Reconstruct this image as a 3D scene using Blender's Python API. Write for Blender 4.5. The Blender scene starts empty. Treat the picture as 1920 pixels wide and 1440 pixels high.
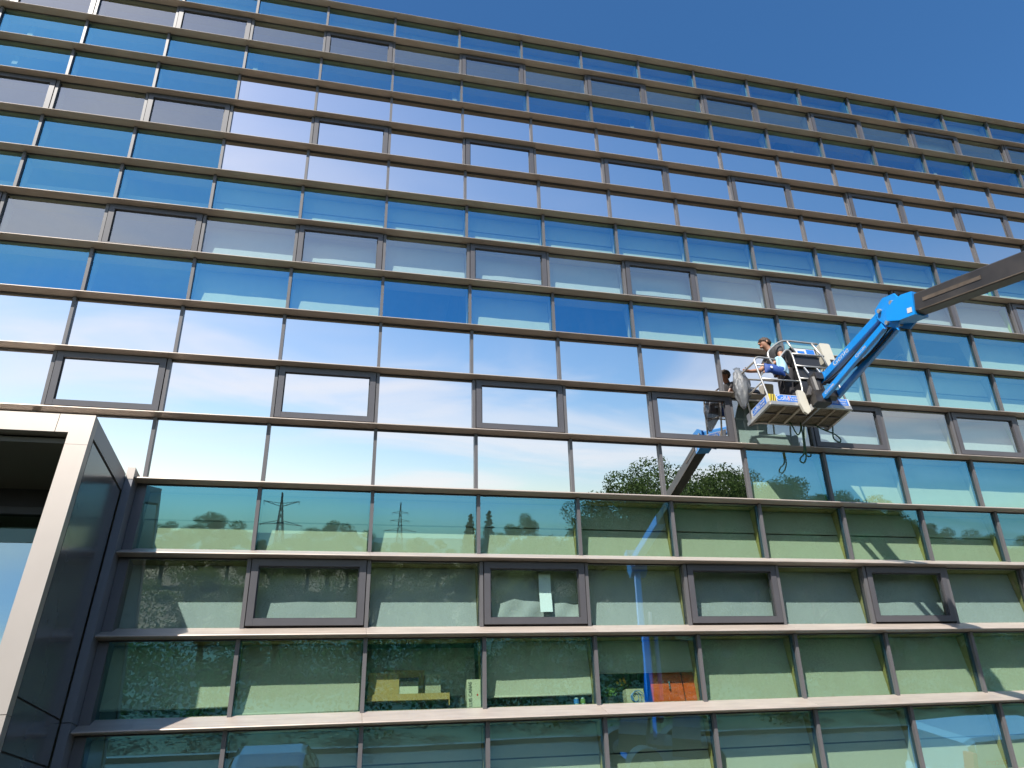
import bpy, math, random
import numpy as np
from mathutils import Vector, Matrix
random.seed(7)
S = bpy.context.scene
col = S.collection
R = math.radians

# ------------------------------------------------------------------ camera
cam_d = bpy.data.cameras.new('camera'); cam = bpy.data.objects.new('camera', cam_d); col.objects.link(cam); S.camera = cam
CAM = Vector((-1.8316, -9.33787, 1.6))
yaw, pitch, roll = 0.25902, 0.57842, -0.07563
F = 1326.282
f = Vector((math.sin(yaw)*math.cos(pitch), math.cos(yaw)*math.cos(pitch), math.sin(pitch)))
r0 = Vector((math.cos(yaw), -math.sin(yaw), 0)); u0 = r0.cross(f)
rr = math.cos(roll)*r0 + math.sin(roll)*u0
uu = -math.sin(roll)*r0 + math.cos(roll)*u0
cam.matrix_world = Matrix(((rr.x, uu.x, -f.x, CAM.x), (rr.y, uu.y, -f.y, CAM.y), (rr.z, uu.z, -f.z, CAM.z), (0, 0, 0, 1)))
cam_d.sensor_width = 36; cam_d.lens = F/1920*36; cam_d.clip_start = 0.05; cam_d.clip_end = 6000

# ------------------------------------------------------------------ sun, sky, exposure
SUN_AZ, SUN_EL = 33.0, 45.0            # degrees left of the facade normal (towards -X), elevation
sdir = Vector((-math.sin(R(SUN_AZ))*math.cos(R(SUN_EL)), -math.cos(R(SUN_AZ))*math.cos(R(SUN_EL)), math.sin(R(SUN_EL))))
sun_d = bpy.data.lights.new('sun', 'SUN'); sun_d.energy = 5.0; sun_d.angle = R(0.53); sun_d.color = (1.0, 0.95, 0.88)
sun = bpy.data.objects.new('sun', sun_d); col.objects.link(sun); sun.rotation_euler = sdir.to_track_quat('Z', 'Y').to_euler()
w = bpy.data.worlds.new('World'); S.world = w; w.use_nodes = True
nt = w.node_tree; nt.nodes.clear()
def N(t, typ, **kw):
    n = t.nodes.new(typ)
    for k, v in kw.items():
        if k in n.inputs: n.inputs[k].default_value = v
        else: setattr(n, k, v)
    return n
def math_node(t, op, a, b=None):
    n = t.nodes.new('ShaderNodeMath'); n.operation = op
    for i, v in enumerate((a, b)):
        if v is None: continue
        if isinstance(v, (int, float)): n.inputs[i].default_value = v
        else: t.links.new(v, n.inputs[i])
    return n.outputs[0]
sky = N(nt, 'ShaderNodeTexSky', sky_type='NISHITA', sun_disc=False)
sky.sun_elevation = R(SUN_EL); sky.sun_rotation = R(180 + SUN_AZ)
sky.air_density = 1.0; sky.dust_density = 0.75; sky.ozone_density = 3.0; sky.altitude = 60
hs = N(nt, 'ShaderNodeHueSaturation', Saturation=1.25, Value=1.0); nt.links.new(sky.outputs[0], hs.inputs['Color'])
tc = N(nt, 'ShaderNodeTexCoord'); sep = N(nt, 'ShaderNodeSeparateXYZ'); nt.links.new(tc.outputs['Generated'], sep.inputs[0])
zz = math_node(nt, 'MAXIMUM', sep.outputs[2], 0.0); zz = math_node(nt, 'ADD', zz, 0.16)
px = math_node(nt, 'DIVIDE', sep.outputs[0], zz); py = math_node(nt, 'DIVIDE', sep.outputs[1], zz)
cmb = N(nt, 'ShaderNodeCombineXYZ'); nt.links.new(px, cmb.inputs[0]); nt.links.new(py, cmb.inputs[1])
mp = N(nt, 'ShaderNodeMapping'); mp.inputs['Rotation'].default_value = (0, 0, R(28)); mp.inputs['Scale'].default_value = (0.75, 1.25, 1); mp.inputs['Location'].default_value = (0.9, -4.6, 0)
nt.links.new(cmb.outputs[0], mp.inputs[0])
n1 = N(nt, 'ShaderNodeTexNoise', Scale=1.1, Detail=4.5, Roughness=0.52, Distortion=0.7); nt.links.new(mp.outputs[0], n1.inputs['Vector'])
n2 = N(nt, 'ShaderNodeTexNoise', Scale=0.33, Detail=2.0, Roughness=0.5); nt.links.new(mp.outputs[0], n2.inputs['Vector'])
cr = N(nt, 'ShaderNodeMapRange', interpolation_type='SMOOTHSTEP'); cr.inputs[1].default_value = 0.34; cr.inputs[2].default_value = 0.74; nt.links.new(n1.outputs[0], cr.inputs[0])
cr2 = N(nt, 'ShaderNodeMapRange', interpolation_type='SMOOTHSTEP'); cr2.inputs[1].default_value = 0.36; cr2.inputs[2].default_value = 0.58; nt.links.new(n2.outputs[0], cr2.inputs[0])
south = N(nt, 'ShaderNodeMapRange', interpolation_type='SMOOTHSTEP'); south.inputs[1].default_value = 0.1; south.inputs[2].default_value = -0.4; nt.links.new(sep.outputs[1], south.inputs[0])
cm = math_node(nt, 'MULTIPLY', math_node(nt, 'MULTIPLY', cr.outputs[0], cr2.outputs[0]), south.outputs[0])
cm = math_node(nt, 'MULTIPLY', cm, 0.75)
mixc = N(nt, 'ShaderNodeMix', data_type='RGBA'); nt.links.new(cm, mixc.inputs[0]); nt.links.new(hs.outputs[0], mixc.inputs[6]); mixc.inputs[7].default_value = (6.9, 7.0, 7.3, 1)
bg = N(nt, 'ShaderNodeBackground', Strength=0.10); nt.links.new(mixc.outputs[2], bg.inputs[0])
out = N(nt, 'ShaderNodeOutputWorld'); nt.links.new(bg.outputs[0], out.inputs[0])
S.view_settings.view_transform = 'Standard'; S.view_settings.look = 'None'; S.view_settings.gamma = 1; S.view_settings.exposure = 0.91
S.view_settings.use_curve_mapping = False
S.cycles.adaptive_threshold = 0.02; S.cycles.transparent_max_bounces = 16; S.cycles.max_bounces = 6; S.cycles.diffuse_bounces = 2; S.cycles.glossy_bounces = 4; S.cycles.caustics_reflective = False

# ------------------------------------------------------------------ material helpers
MATS = {}
def principled(name, rgb, rough=0.5, metal=0.0, var=0.0, vscale=4.0, bump=0.0, bscale=30.0, rnd=0.0, stretch=None, spec=0.5, coat=0.0, rgb2=None):
    m = bpy.data.materials.new(name); m.use_nodes = True; t = m.node_tree
    b = t.nodes['Principled BSDF']; b.inputs['Roughness'].default_value = rough; b.inputs['Metallic'].default_value = metal
    b.inputs['Specular IOR Level'].default_value = spec; b.inputs['Coat Weight'].default_value = coat
    b.inputs['Base Color'].default_value = (*rgb, 1)
    if var or rnd or rgb2:
        tcn = N(t, 'ShaderNodeTexCoord'); mpn = N(t, 'ShaderNodeMapping'); t.links.new(tcn.outputs['Object'], mpn.inputs[0])
        if stretch: mpn.inputs['Scale'].default_value = stretch
        oi = N(t, 'ShaderNodeObjectInfo'); ofs = N(t, 'ShaderNodeVectorMath', operation='SCALE'); ofs.inputs[0].default_value = (37, 19, 53); t.links.new(oi.outputs['Random'], ofs.inputs['Scale'])
        add = N(t, 'ShaderNodeVectorMath', operation='ADD'); t.links.new(mpn.outputs[0], add.inputs[0]); t.links.new(ofs.outputs[0], add.inputs[1])
        no = N(t, 'ShaderNodeTexNoise', Scale=vscale, Detail=3.5, Roughness=0.6); t.links.new(add.outputs[0], no.inputs['Vector'])
        mr = N(t, 'ShaderNodeMapRange'); mr.inputs[1].default_value = 0.25; mr.inputs[2].default_value = 0.75; mr.inputs[3].default_value = 1-var; mr.inputs[4].default_value = 1+var
        t.links.new(no.outputs[0], mr.inputs[0])
        rm = N(t, 'ShaderNodeMapRange'); rm.inputs[3].default_value = 1-rnd; rm.inputs[4].default_value = 1+rnd; t.links.new(oi.outputs['Random'], rm.inputs[0])
        k = math_node(t, 'MULTIPLY', mr.outputs[0], rm.outputs[0])
        hv = N(t, 'ShaderNodeVectorMath', operation='SCALE'); t.links.new(k, hv.inputs['Scale'])
        if rgb2:
            mx = N(t, 'ShaderNodeMix', data_type='RGBA'); t.links.new(no.outputs[0], mx.inputs[0]); mx.inputs[6].default_value = (*rgb, 1); mx.inputs[7].default_value = (*rgb2, 1)
            t.links.new(mx.outputs[2], hv.inputs[0])
        else: hv.inputs[0].default_value = rgb
        t.links.new(hv.outputs[0], b.inputs['Base Color'])
    if bump:
        tcn = N(t, 'ShaderNodeTexCoord'); nb = N(t, 'ShaderNodeTexNoise', Scale=bscale, Detail=4.0); t.links.new(tcn.outputs['Object'], nb.inputs['Vector'])
        bn = N(t, 'ShaderNodeBump', Strength=bump, Distance=0.02); t.links.new(nb.outputs[0], bn.inputs['Height']); t.links.new(bn.outputs[0], b.inputs['Normal'])
    MATS[name] = m; return m
def glass(name, refl, trans, dust=0.02, wav=0.0022):
    m = bpy.data.materials.new(name); m.use_nodes = True; t = m.node_tree; t.nodes.clear()
    g = N(t, 'ShaderNodeBsdfGlossy', Roughness=0.0); g.inputs['Color'].default_value = (*refl, 1)
    if trans: tr = N(t, 'ShaderNodeBsdfTransparent'); tr.inputs['Color'].default_value = (*trans, 1)
    tcn = N(t, 'ShaderNodeTexCoord'); oi = N(t, 'ShaderNodeObjectInfo')
    ofs = N(t, 'ShaderNodeVectorMath', operation='SCALE'); ofs.inputs[0].default_value = (41, 23, 31); t.links.new(oi.outputs['Random'], ofs.inputs['Scale'])
    ad = N(t, 'ShaderNodeVectorMath', operation='ADD'); t.links.new(tcn.outputs['Object'], ad.inputs[0]); t.links.new(ofs.outputs[0], ad.inputs[1])
    nb = N(t, 'ShaderNodeTexNoise', Scale=1.1, Detail=1.0); t.links.new(ad.outputs[0], nb.inputs['Vector'])
    bn = N(t, 'ShaderNodeBump', Strength=wav, Distance=0.3); t.links.new(nb.outputs[0], bn.inputs['Height']); t.links.new(bn.outputs[0], g.inputs['Normal'])
    a = g
    if trans: a = N(t, 'ShaderNodeAddShader'); t.links.new(g.outputs[0], a.inputs[0]); t.links.new(tr.outputs[0], a.inputs[1])
    d = N(t, 'ShaderNodeBsdfDiffuse'); d.inputs['Color'].default_value = (0.5, 0.5, 0.47, 1)
    mpn = N(t, 'ShaderNodeMapping'); mpn.inputs['Scale'].default_value = (9, 9, 1.3); t.links.new(ad.outputs[0], mpn.inputs[0])
    nd = N(t, 'ShaderNodeTexNoise', Scale=1.0, Detail=3.0, Roughness=0.7); t.links.new(mpn.outputs[0], nd.inputs['Vector'])
    mr = N(t, 'ShaderNodeMapRange'); mr.inputs[1].default_value = 0.42; mr.inputs[2].default_value = 0.8; mr.inputs[3].default_value = 0.0; mr.inputs[4].default_value = dust*3; t.links.new(nd.outputs[0], mr.inputs[0])
    mx = N(t, 'ShaderNodeMixShader'); t.links.new(mr.outputs[0], mx.inputs[0]); t.links.new(a.outputs[0], mx.inputs[1]); t.links.new(d.outputs[0], mx.inputs[2])
    o = N(t, 'ShaderNodeOutputMaterial'); t.links.new(mx.outputs[0], o.inputs[0]); MATS[name] = m; return m
def clear(name, rgb):
    m = bpy.data.materials.new(name); m.use_nodes = True; t = m.node_tree; t.nodes.clear()
    tr = N(t, 'ShaderNodeBsdfTransparent'); tr.inputs['Color'].default_value = (*rgb, 1)
    o = N(t, 'ShaderNodeOutputMaterial'); t.links.new(tr.outputs[0], o.inputs[0]); MATS[name] = m; return m
def emit(name, rgb, st):
    m = bpy.data.materials.new(name); m.use_nodes = True; b = m.node_tree.nodes['Principled BSDF']
    b.inputs['Base Color'].default_value = (*rgb, 1); b.inputs['Emission Color'].default_value = (*rgb, 1); b.inputs['Emission Strength'].default_value = st; m.cycles.emission_sampling = 'NONE'; MATS[name] = m; return m

principled('ledge_metal', (0.37, 0.312, 0.262), 0.45, 0.30, var=0.16, vscale=5, stretch=(0.5, 3, 3), rnd=0.05)
principled('mullion_metal', (0.105, 0.100, 0.102), 0.4, 0.0, var=0.06, rnd=0.06)
principled('frame_metal', (0.075, 0.072, 0.078), 0.38, 0.0, var=0.06, rnd=0.05)
principled('inner_mullion', (0.035, 0.037, 0.04), 0.5)
principled('reveal_ochre', (0.32, 0.265, 0.11), 0.6, var=0.15, vscale=6, stretch=(6, 6, 1), rnd=0.1)
principled('reveal_grey', (0.33, 0.33, 0.29), 0.6, var=0.1, rnd=0.1)
principled('reveal_lime', (0.25, 0.38, 0.08), 0.55, rnd=0.1)
principled('blind_fabric', (0.375, 0.375, 0.365), 0.85, var=0.03, vscale=3, rnd=0.07, stretch=(3, 3, 0.5))
principled('slab_concrete', (0.32, 0.31, 0.30), 0.8, var=0.1)
principled('room_wall', (0.16, 0.17, 0.18), 0.8, rnd=0.3)
principled('clad_champagne', (0.29, 0.255, 0.22), 0.36, 0.25, var=0.05, vscale=2.5, stretch=(1, 1, 0.5))
principled('clad_dark', (0.085, 0.09, 0.10), 0.16, 0.0, var=0.06, spec=0.8)
principled('clad_mid', (0.133, 0.136, 0.148), 0.32, 0.0, var=0.05)
principled('soffit', (0.11, 0.10, 0.075), 0.7)
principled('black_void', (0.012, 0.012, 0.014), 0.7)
glass('glass_blue', (0.07, 0.22, 0.345), (0.605, 0.71, 0.585), dust=0.004)
glass('glass_neutral', (0.285, 0.28, 0.275), (0.60, 0.70, 0.685), dust=0.004)
glass('glass_film', (0.72, 0.69, 0.68), None, dust=0.003, wav=0.0016)
glass('glass_portal', (0.24, 0.34, 0.35), (0.35, 0.42, 0.38), dust=0.004)
glass('glass_dim', (0.03, 0.05, 0.05), (0.35, 0.45, 0.40), dust=0.004)
clear('glass_back', (0.96, 0.98, 0.96))
emit('tube_light', (1.0, 0.97, 0.9), 6.0)
principled('cardboard', (0.312, 0.218, 0.094), 0.85, var=0.1)
principled('cardboard_grey', (0.328, 0.312, 0.257), 0.85, var=0.1)
principled('carton_white', (0.452, 0.452, 0.406), 0.7, var=0.04)
principled('ink', (0.02, 0.02, 0.02), 0.6)
principled('orange_wood', (0.484, 0.078, 0.016), 0.45, var=0.25, vscale=7, stretch=(1, 1, 4))
principled('chrome', (0.75, 0.75, 0.75), 0.2, 1.0)
principled('dark_plastic', (0.02, 0.02, 0.022), 0.45)
principled('paper', (0.85, 0.87, 0.85), 0.8)
principled('leaf_house', (0.10, 0.20, 0.05), 0.6)
principled('flower_yellow', (0.85, 0.45, 0.03), 0.6)
principled('lift_blue', (0.006, 0.235, 0.66), 0.35, 0.0, var=0.05, coat=0.3)
principled('boom_black', (0.020, 0.018, 0.017), 0.42, 0.0, var=0.35, vscale=3, rgb2=(0.034, 0.028, 0.023), stretch=(1, 1, 1))
principled('slot_steel', (0.10, 0.075, 0.055), 0.5, 0.2, var=0.4, vscale=8)
principled('galv', (0.406, 0.390, 0.359), 0.35, 0.55, var=0.12, vscale=9)
principled('mesh_floor', (0.234, 0.207, 0.156), 0.7, var=0.35, vscale=20, bump=0.3, bscale=90)
principled('cream_paint', (0.437, 0.413, 0.343), 0.45, var=0.05)
principled('decal_white', (0.484, 0.491, 0.507), 0.5)
principled('decal_blue', (0.02, 0.14, 0.50), 0.45)
principled('decal_orange', (0.8, 0.25, 0.03), 0.5)
principled('stripe_yellow', (0.515, 0.390, 0.031), 0.5)
principled('rubber', (0.02, 0.02, 0.02), 0.8)
principled('hose_green', (0.02, 0.075, 0.03), 0.5)
principled('skin', (0.296, 0.148, 0.090), 0.55)
principled('hair', (0.045, 0.026, 0.016), 0.7, bump=0.6, bscale=60)
principled('shirt', (0.045, 0.043, 0.045), 0.85, var=0.15, vscale=12)
principled('trousers', (0.018, 0.016, 0.018), 0.85)
principled('cloth_lightblue', (0.281, 0.437, 0.515), 0.9, var=0.1, vscale=12)
principled('pouch_blue', (0.010, 0.045, 0.20), 0.7, var=0.15, vscale=10)
principled('asphalt', (0.033, 0.034, 0.032), 0.85, var=0.2, vscale=1.2, bump=0.2, bscale=120)
principled('paint_white', (0.7, 0.7, 0.68), 0.7)
principled('grass', (0.031, 0.055, 0.017), 0.9, var=0.35, vscale=0.25, rgb2=(0.06, 0.07, 0.03))
principled('kerb_stone', (0.09, 0.088, 0.08), 0.8, var=0.1)
principled('bark', (0.09, 0.07, 0.05), 0.9, var=0.25, vscale=6)
def leaf_mat(name, rgb):
    m = bpy.data.materials.new(name); m.use_nodes = True; t = m.node_tree; t.nodes.clear()
    tcn = N(t, 'ShaderNodeTexCoord'); no = N(t, 'ShaderNodeTexNoise', Scale=0.6, Detail=3.0); t.links.new(tcn.outputs['Object'], no.inputs['Vector']); oi = N(t, 'ShaderNodeObjectInfo')
    mr = N(t, 'ShaderNodeMapRange'); mr.inputs[1].default_value = .3; mr.inputs[2].default_value = .7; mr.inputs[3].default_value = .7; mr.inputs[4].default_value = 1.35; t.links.new(no.outputs[0], mr.inputs[0])
    rm = N(t, 'ShaderNodeMapRange'); rm.inputs[3].default_value = .85; rm.inputs[4].default_value = 1.15; t.links.new(oi.outputs['Random'], rm.inputs[0])
    hv = N(t, 'ShaderNodeVectorMath', operation='SCALE'); hv.inputs[0].default_value = rgb; t.links.new(math_node(t, 'MULTIPLY', mr.outputs[0], rm.outputs[0]), hv.inputs['Scale'])
    d = N(t, 'ShaderNodeBsdfDiffuse'); tl = N(t, 'ShaderNodeBsdfTranslucent'); t.links.new(hv.outputs[0], d.inputs[0]); t.links.new(hv.outputs[0], tl.inputs[0])
    mx = N(t, 'ShaderNodeMixShader', Fac=.45); t.links.new(d.outputs[0], mx.inputs[1]); t.links.new(tl.outputs[0], mx.inputs[2]); o = N(t, 'ShaderNodeOutputMaterial'); t.links.new(mx.outputs[0], o.inputs[0]); MATS[name] = m
leaf_mat('leaf_a', (0.085, 0.130, 0.040)); leaf_mat('leaf_b', (0.060, 0.100, 0.032)); leaf_mat('leaf_c', (0.040, 0.068, 0.034))
principled('pylon_steel', (0.13, 0.14, 0.145), 0.55, 0.3)
principled('car_white', (0.484, 0.491, 0.499), 0.22, 0.0, coat=0.6)
principled('car_dark', (0.03, 0.032, 0.037), 0.2, 0.0, coat=0.6)
principled('car_glass', (0.015, 0.017, 0.018), 0.03, 0.0, spec=1.0)
principled('lamp_red', (0.45, 0.02, 0.015), 0.25)
principled('sign_red', (0.65, 0.05, 0.04), 0.4)
mbag = principled('bag_plastic', (0.13, 0.135, 0.14), 0.42, var=0.3, vscale=6, bump=0.9, bscale=12, spec=0.3)
mbag.node_tree.nodes['Principled BSDF'].inputs['Alpha'].default_value = 0.72

# ------------------------------------------------------------------ mesh helpers
class MB:
    def __init__(s): s.v = []; s.f = []; s.m = []
    def add(s, vs, fs, mi=0):
        o = len(s.v); s.v += [tuple(a) for a in vs]; s.f += [tuple(i+o for i in q) for q in fs]; s.m += [mi]*len(fs); return s
    def box(s, x0, x1, y0, y1, z0, z1, mi=0):
        return s.add([(x0,y0,z0),(x1,y0,z0),(x1,y1,z0),(x0,y1,z0),(x0,y0,z1),(x1,y0,z1),(x1,y1,z1),(x0,y1,z1)],
                     [(0,3,2,1),(4,5,6,7),(0,1,5,4),(1,2,6,5),(2,3,7,6),(3,0,4,7)], mi)
    def prism(s, poly, x0, x1, mi=0):           # poly of (y,z), extruded along x
        n = len(poly)
        vs = [(x0, y, z) for y, z in poly] + [(x1, y, z) for y, z in poly]
        fs = [tuple(range(n)), tuple(range(2*n-1, n-1, -1))] + [(i, i+n, (i+1) % n + n, (i+1) % n) for i in range(n)]
        return s.add(vs, fs, mi)
    def prism_dir(s, poly, ex, ey, ez, o, d0, d1, mi=0):   # poly of (a,b) in ex,ey; extruded along ez
        n = len(poly); ex, ey, ez, o = map(Vector, (ex, ey, ez, o))
        vs = [o+ex*a+ey*b+ez*d0 for a, b in poly] + [o+ex*a+ey*b+ez*d1 for a, b in poly]
        fs = [tuple(range(n-1, -1, -1)), tuple(range(n, 2*n))] + [(i, (i+1) % n, (i+1) % n + n, i+n) for i in range(n)]
        return s.add(vs, fs, mi)
    def beam(s, p0, p1, w_, h_, up=(0, 0, 1), mi=0, ch=0.0):
        p0, p1 = Vector(p0), Vector(p1); d = (p1-p0).normalized(); sx = d.cross(Vector(up)).normalized(); sy = sx.cross(d)
        a, b = w_/2, h_/2
        poly = [(-a,-b),(a,-b),(a,b),(-a,b)] if not ch else [(-a+ch,-b),(a-ch,-b),(a,-b+ch),(a,b-ch),(a-ch,b),(-a+ch,b),(-a,b-ch),(-a,-b+ch)]
        return s.prism_dir(poly, sx, sy, d, p0, 0, (p1-p0).length, mi)
    def tube(s, pts, r, n=8, mi=0, rs=None):
        pts = [Vector(p) for p in pts]; rings = []; prev = None
        for i, p in enumerate(pts):
            d = (pts[min(i+1, len(pts)-1)]-pts[max(i-1, 0)]).normalized()
            a = Vector((0, 0, 1)) if prev is None else prev
            if abs(d.dot(a)) > 0.95: a = Vector((1, 0, 0))
            x = d.cross(a).normalized(); y = x.cross(d); prev = y
            q = r if rs is None else rs[i]
            rings.append([p + x*math.cos(2*math.pi*k/n)*q + y*math.sin(2*math.pi*k/n)*q for k in range(n)])
        vs = [v for g in rings for v in g]; fs = []
        for i in range(len(pts)-1):
            for k in range(n): fs.append((i*n+k, i*n+(k+1) % n, (i+1)*n+(k+1) % n, (i+1)*n+k))
        fs += [tuple(range(n-1, -1, -1)), tuple((len(pts)-1)*n+k for k in range(n))]
        return s.add(vs, fs, mi)
    def mesh(s, name, mats, smooth=False):
        me = bpy.data.meshes.new(name); me.from_pydata(s.v, [], s.f)
        for m in mats: me.materials.append(MATS[m] if isinstance(m, str) else m)
        if len(mats) > 1: me.polygons.foreach_set('material_index', s.m)
        if smooth: me.polygons.foreach_set('use_smooth', [True]*len(s.f))
        me.update(); return me
    def build(s, name, mats, parent=None, loc=(0, 0, 0), smooth=False):
        if isinstance(mats, str): mats = [mats]
        return place(name, s.mesh(name, mats, smooth), parent, loc)
def place(name, me, parent=None, loc=(0, 0, 0)):
    o = bpy.data.objects.new(name, me); col.objects.link(o); o.location = loc
    if parent: o.parent = parent
    return o
def empty(name, loc=(0, 0, 0), parent=None):
    o = bpy.data.objects.new(name, None); col.objects.link(o); o.location = loc; o.empty_display_size = 0.2
    if parent: o.parent = parent
    return o
def tag(o, label=None, cat=None, group=None, kind=None):
    for k, v in (('label', label), ('category', cat), ('group', group), ('kind', kind)):
        if v: o[k] = v
    return o
def arc(c, r, a0, a1, n, ex, ey):
    c, ex, ey = Vector(c), Vector(ex), Vector(ey)
    return [c + ex*(r*math.cos(R(a0+(a1-a0)*i/n))) + ey*(r*math.sin(R(a0+(a1-a0)*i/n))) for i in range(n+1)]
def text_obj(body, size, mat, parent, loc, rot, name='lettering', ext=0.0015, width=1.0):
    c = bpy.data.curves.new(name, 'FONT'); c.body = body; c.size = size; c.extrude = ext; c.align_x = 'CENTER'; c.align_y = 'CENTER'; c.resolution_u = 3
    t = bpy.data.objects.new(name, c); col.objects.link(t)
    dg = bpy.context.evaluated_depsgraph_get(); me = bpy.data.meshes.new_from_object(t.evaluated_get(dg)); bpy.data.objects.remove(t); bpy.data.curves.remove(c)
    me.materials.clear(); me.materials.append(MATS[mat]); me.name = name
    o = place(name, me, parent, loc); o.rotation_euler = rot; o.scale = (width, 1, 1); return o
def project(p):
    v = Vector(p)-CAM; d = v.dot(f)
    if d < 0.1: return (-9999, -9999)
    return (960+F*v.dot(rr)/d, 720-F*v.dot(uu)/d)

# ------------------------------------------------------------------ ground
GP = [(-40, 0), (0, 0), (0.9, 0), (1.1, -.33), (5, -.34), (10, -.45), (16, -.55), (30, -1.0), (60, -1.5), (120, -2), (4000, -3)]
def gz(y): return float(np.interp(-y, [a for a, b in GP], [b for a, b in GP]))
def sheet(name, x0, x1, ys, mat, dz, nx=2, bumpy=0):
    mb = MB(); xs = np.linspace(x0, x1, nx)
    vs = [(x, y, gz(y)+dz+(bumpy*math.sin(x*.05+y*.031)*min(1, max(0, (-y-60)/60)) if bumpy else 0)) for y in ys for x in xs]
    fs = [(j*nx+i, (j+1)*nx+i, (j+1)*nx+i+1, j*nx+i+1) for j in range(len(ys)-1) for i in range(nx-1)]
    mb.add(vs, fs); return tag(mb.build(name, mat), kind='structure')
sheet('ground', -2500, 2500, [300, 40, 0, -0.9, -1.1, -5, -10, -16, -20, -25, -30, -40, -50, -60, -80, -100, -120, -160, -200, -250, -320, -400, -450, -600, -900, -2000, -4000], 'grass', 0.0, 81, 1.2)
sheet('car_park', -45, 60, [-1.15, -3, -5, -7.5, -10, -11.4], 'asphalt', 0.006)
mbk = MB()
for y in (-11.4,): mbk.box(-45, 60, y-0.15, y, gz(y)-0.2, gz(y)+0.12)
tag(mbk.build('kerb', 'kerb_stone'), kind='structure')
mbp = MB()
for i in range(14):
    x = -14+i*2.6; ys = [-1.2, -5.0]; mbp.add([(x-.05, -1.4, gz(-1.4)+.012), (x+.05, -1.4, gz(-1.4)+.012), (x+.05, -4.95, gz(-4.95)+.012), (x-.05, -4.95, gz(-4.95)+.012)], [(0, 3, 2, 1)])
tag(mbp.build('parking_markings', 'paint_white'), kind='structure')

# ------------------------------------------------------------------ the office building
Z0 = 1.9008; W = 1.50519; T = 0.19
NROW = 16
def yg(zl): return 0.05 - T*(zl-0.58)      # glass face, row-local height
def yc(zl): return -T*(zl-0.58)            # mullion cap face
bld = empty('office_building', (0, 0, 0))
tag(bld, 'long office building of outward-leaning glass rows between champagne ledges', 'building')
MLO, MHI = -13, 17                          # bays built
def bay_in_view(m, k):
    for x in (m*W, (m+1)*W, (m+.5)*W):
        for z in (Z0+k-1, Z0+k-.5, Z0+k):
            q = project((x, 0, z))
            if -70 < q[0] < 1990 and -70 < q[1] < 1510: return True
    return False
# shared meshes (origin: bay left mullion, y=0, lower ledge lip)
def pane_mesh(mat, x0, x1, z0, z1, off=0.0):
    mb = MB(); th = 0.024
    a0, a1 = yg(z0)+off, yg(z1)+off
    v = [(x0,a0,z0),(x1,a0,z0),(x1,a1,z1),(x0,a1,z1),(x0,a0+th,z0),(x1,a0+th,z0),(x1,a1+th,z1),(x0,a1+th,z1)]
    mb.add(v, [(0,1,2,3)], 0); mb.add(v, [(4,7,6,5),(0,4,5,1),(1,5,6,2),(2,6,7,3),(3,7,4,0)], 1)
    return mb.mesh('pane', [mat, 'glass_back'])
PM = {g: pane_mesh(g, 0.02, W-0.02, 0.178, 0.99) for g in ('glass_blue', 'glass_neutral', 'glass_film')}
WM = {g: pane_mesh(g, 0.11, W-0.11, 0.255, 0.905, -0.022) for g in ('glass_neutral', 'glass_film')}
def slanted(x0, x1, z0, z1, pr, bk, mb=None, mi=0):   # bar following the pane plane, pr proud of the glass, bk behind
    mb = mb or MB(); q = [(yg(z0)-pr, z0), (yg(z1)-pr, z1), (yg(z1)+bk, z1), (yg(z0)+bk, z0)]
    return mb.prism([q[0], q[3], q[2], q[1]], x0, x1, mi)
CAPM = slanted(-0.024, 0.024, 0.135, 0.998, 0.05, 0.0).mesh('mullion', ['mullion_metal'])
mb = MB(); slanted(-0.034, 0.034, 0.14, 0.995, -0.03, 0.075, mb); INM = mb.mesh('inner_mullion', ['inner_mullion'])
def reveal(mat):
    mb = MB(); z0, z1 = 0.17, 0.985; q = [(yg(z0)+.078, z0), (0.262, z0), (0.262, z1), (yg(z1)+.078, z1)]
    return mb.prism(q, -0.03, 0.03).mesh('reveal_panel', [mat])
REV = {k: reveal(k) for k in ('reveal_ochre', 'reveal_grey', 'reveal_lime')}
mbf = MB()
z0, z1, fw, pr = 0.188, 0.988, 0.085, 0.062
slanted(0.036, 0.036+fw, z0, z1, pr, 0.05, mbf); slanted(W-0.036-fw, W-0.036, z0, z1, pr, 0.05, mbf)
slanted(0.036+fw, W-0.036-fw, z0, z0+fw, pr-.002, 0.05, mbf); slanted(0.036+fw, W-0.036-fw, z1-fw, z1, pr-.002, 0.05, mbf)
FRM = mbf.mesh('window', ['frame_metal'])
mbf = MB()
for a, b, c, d in ((0.121, 0.137, 0.273, 0.903), (W-0.137, W-0.121, 0.273, 0.903)): slanted(a, b, c, d, 0.03, 0.0, mbf)
slanted(0.121, W-0.121, 0.273, 0.285, 0.03, 0.0, mbf); slanted(0.121, W-0.121, 0.891, 0.903, 0.03, 0.0, mbf)
GASK = mbf.mesh('gasket', ['inner_mullion'])
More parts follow.
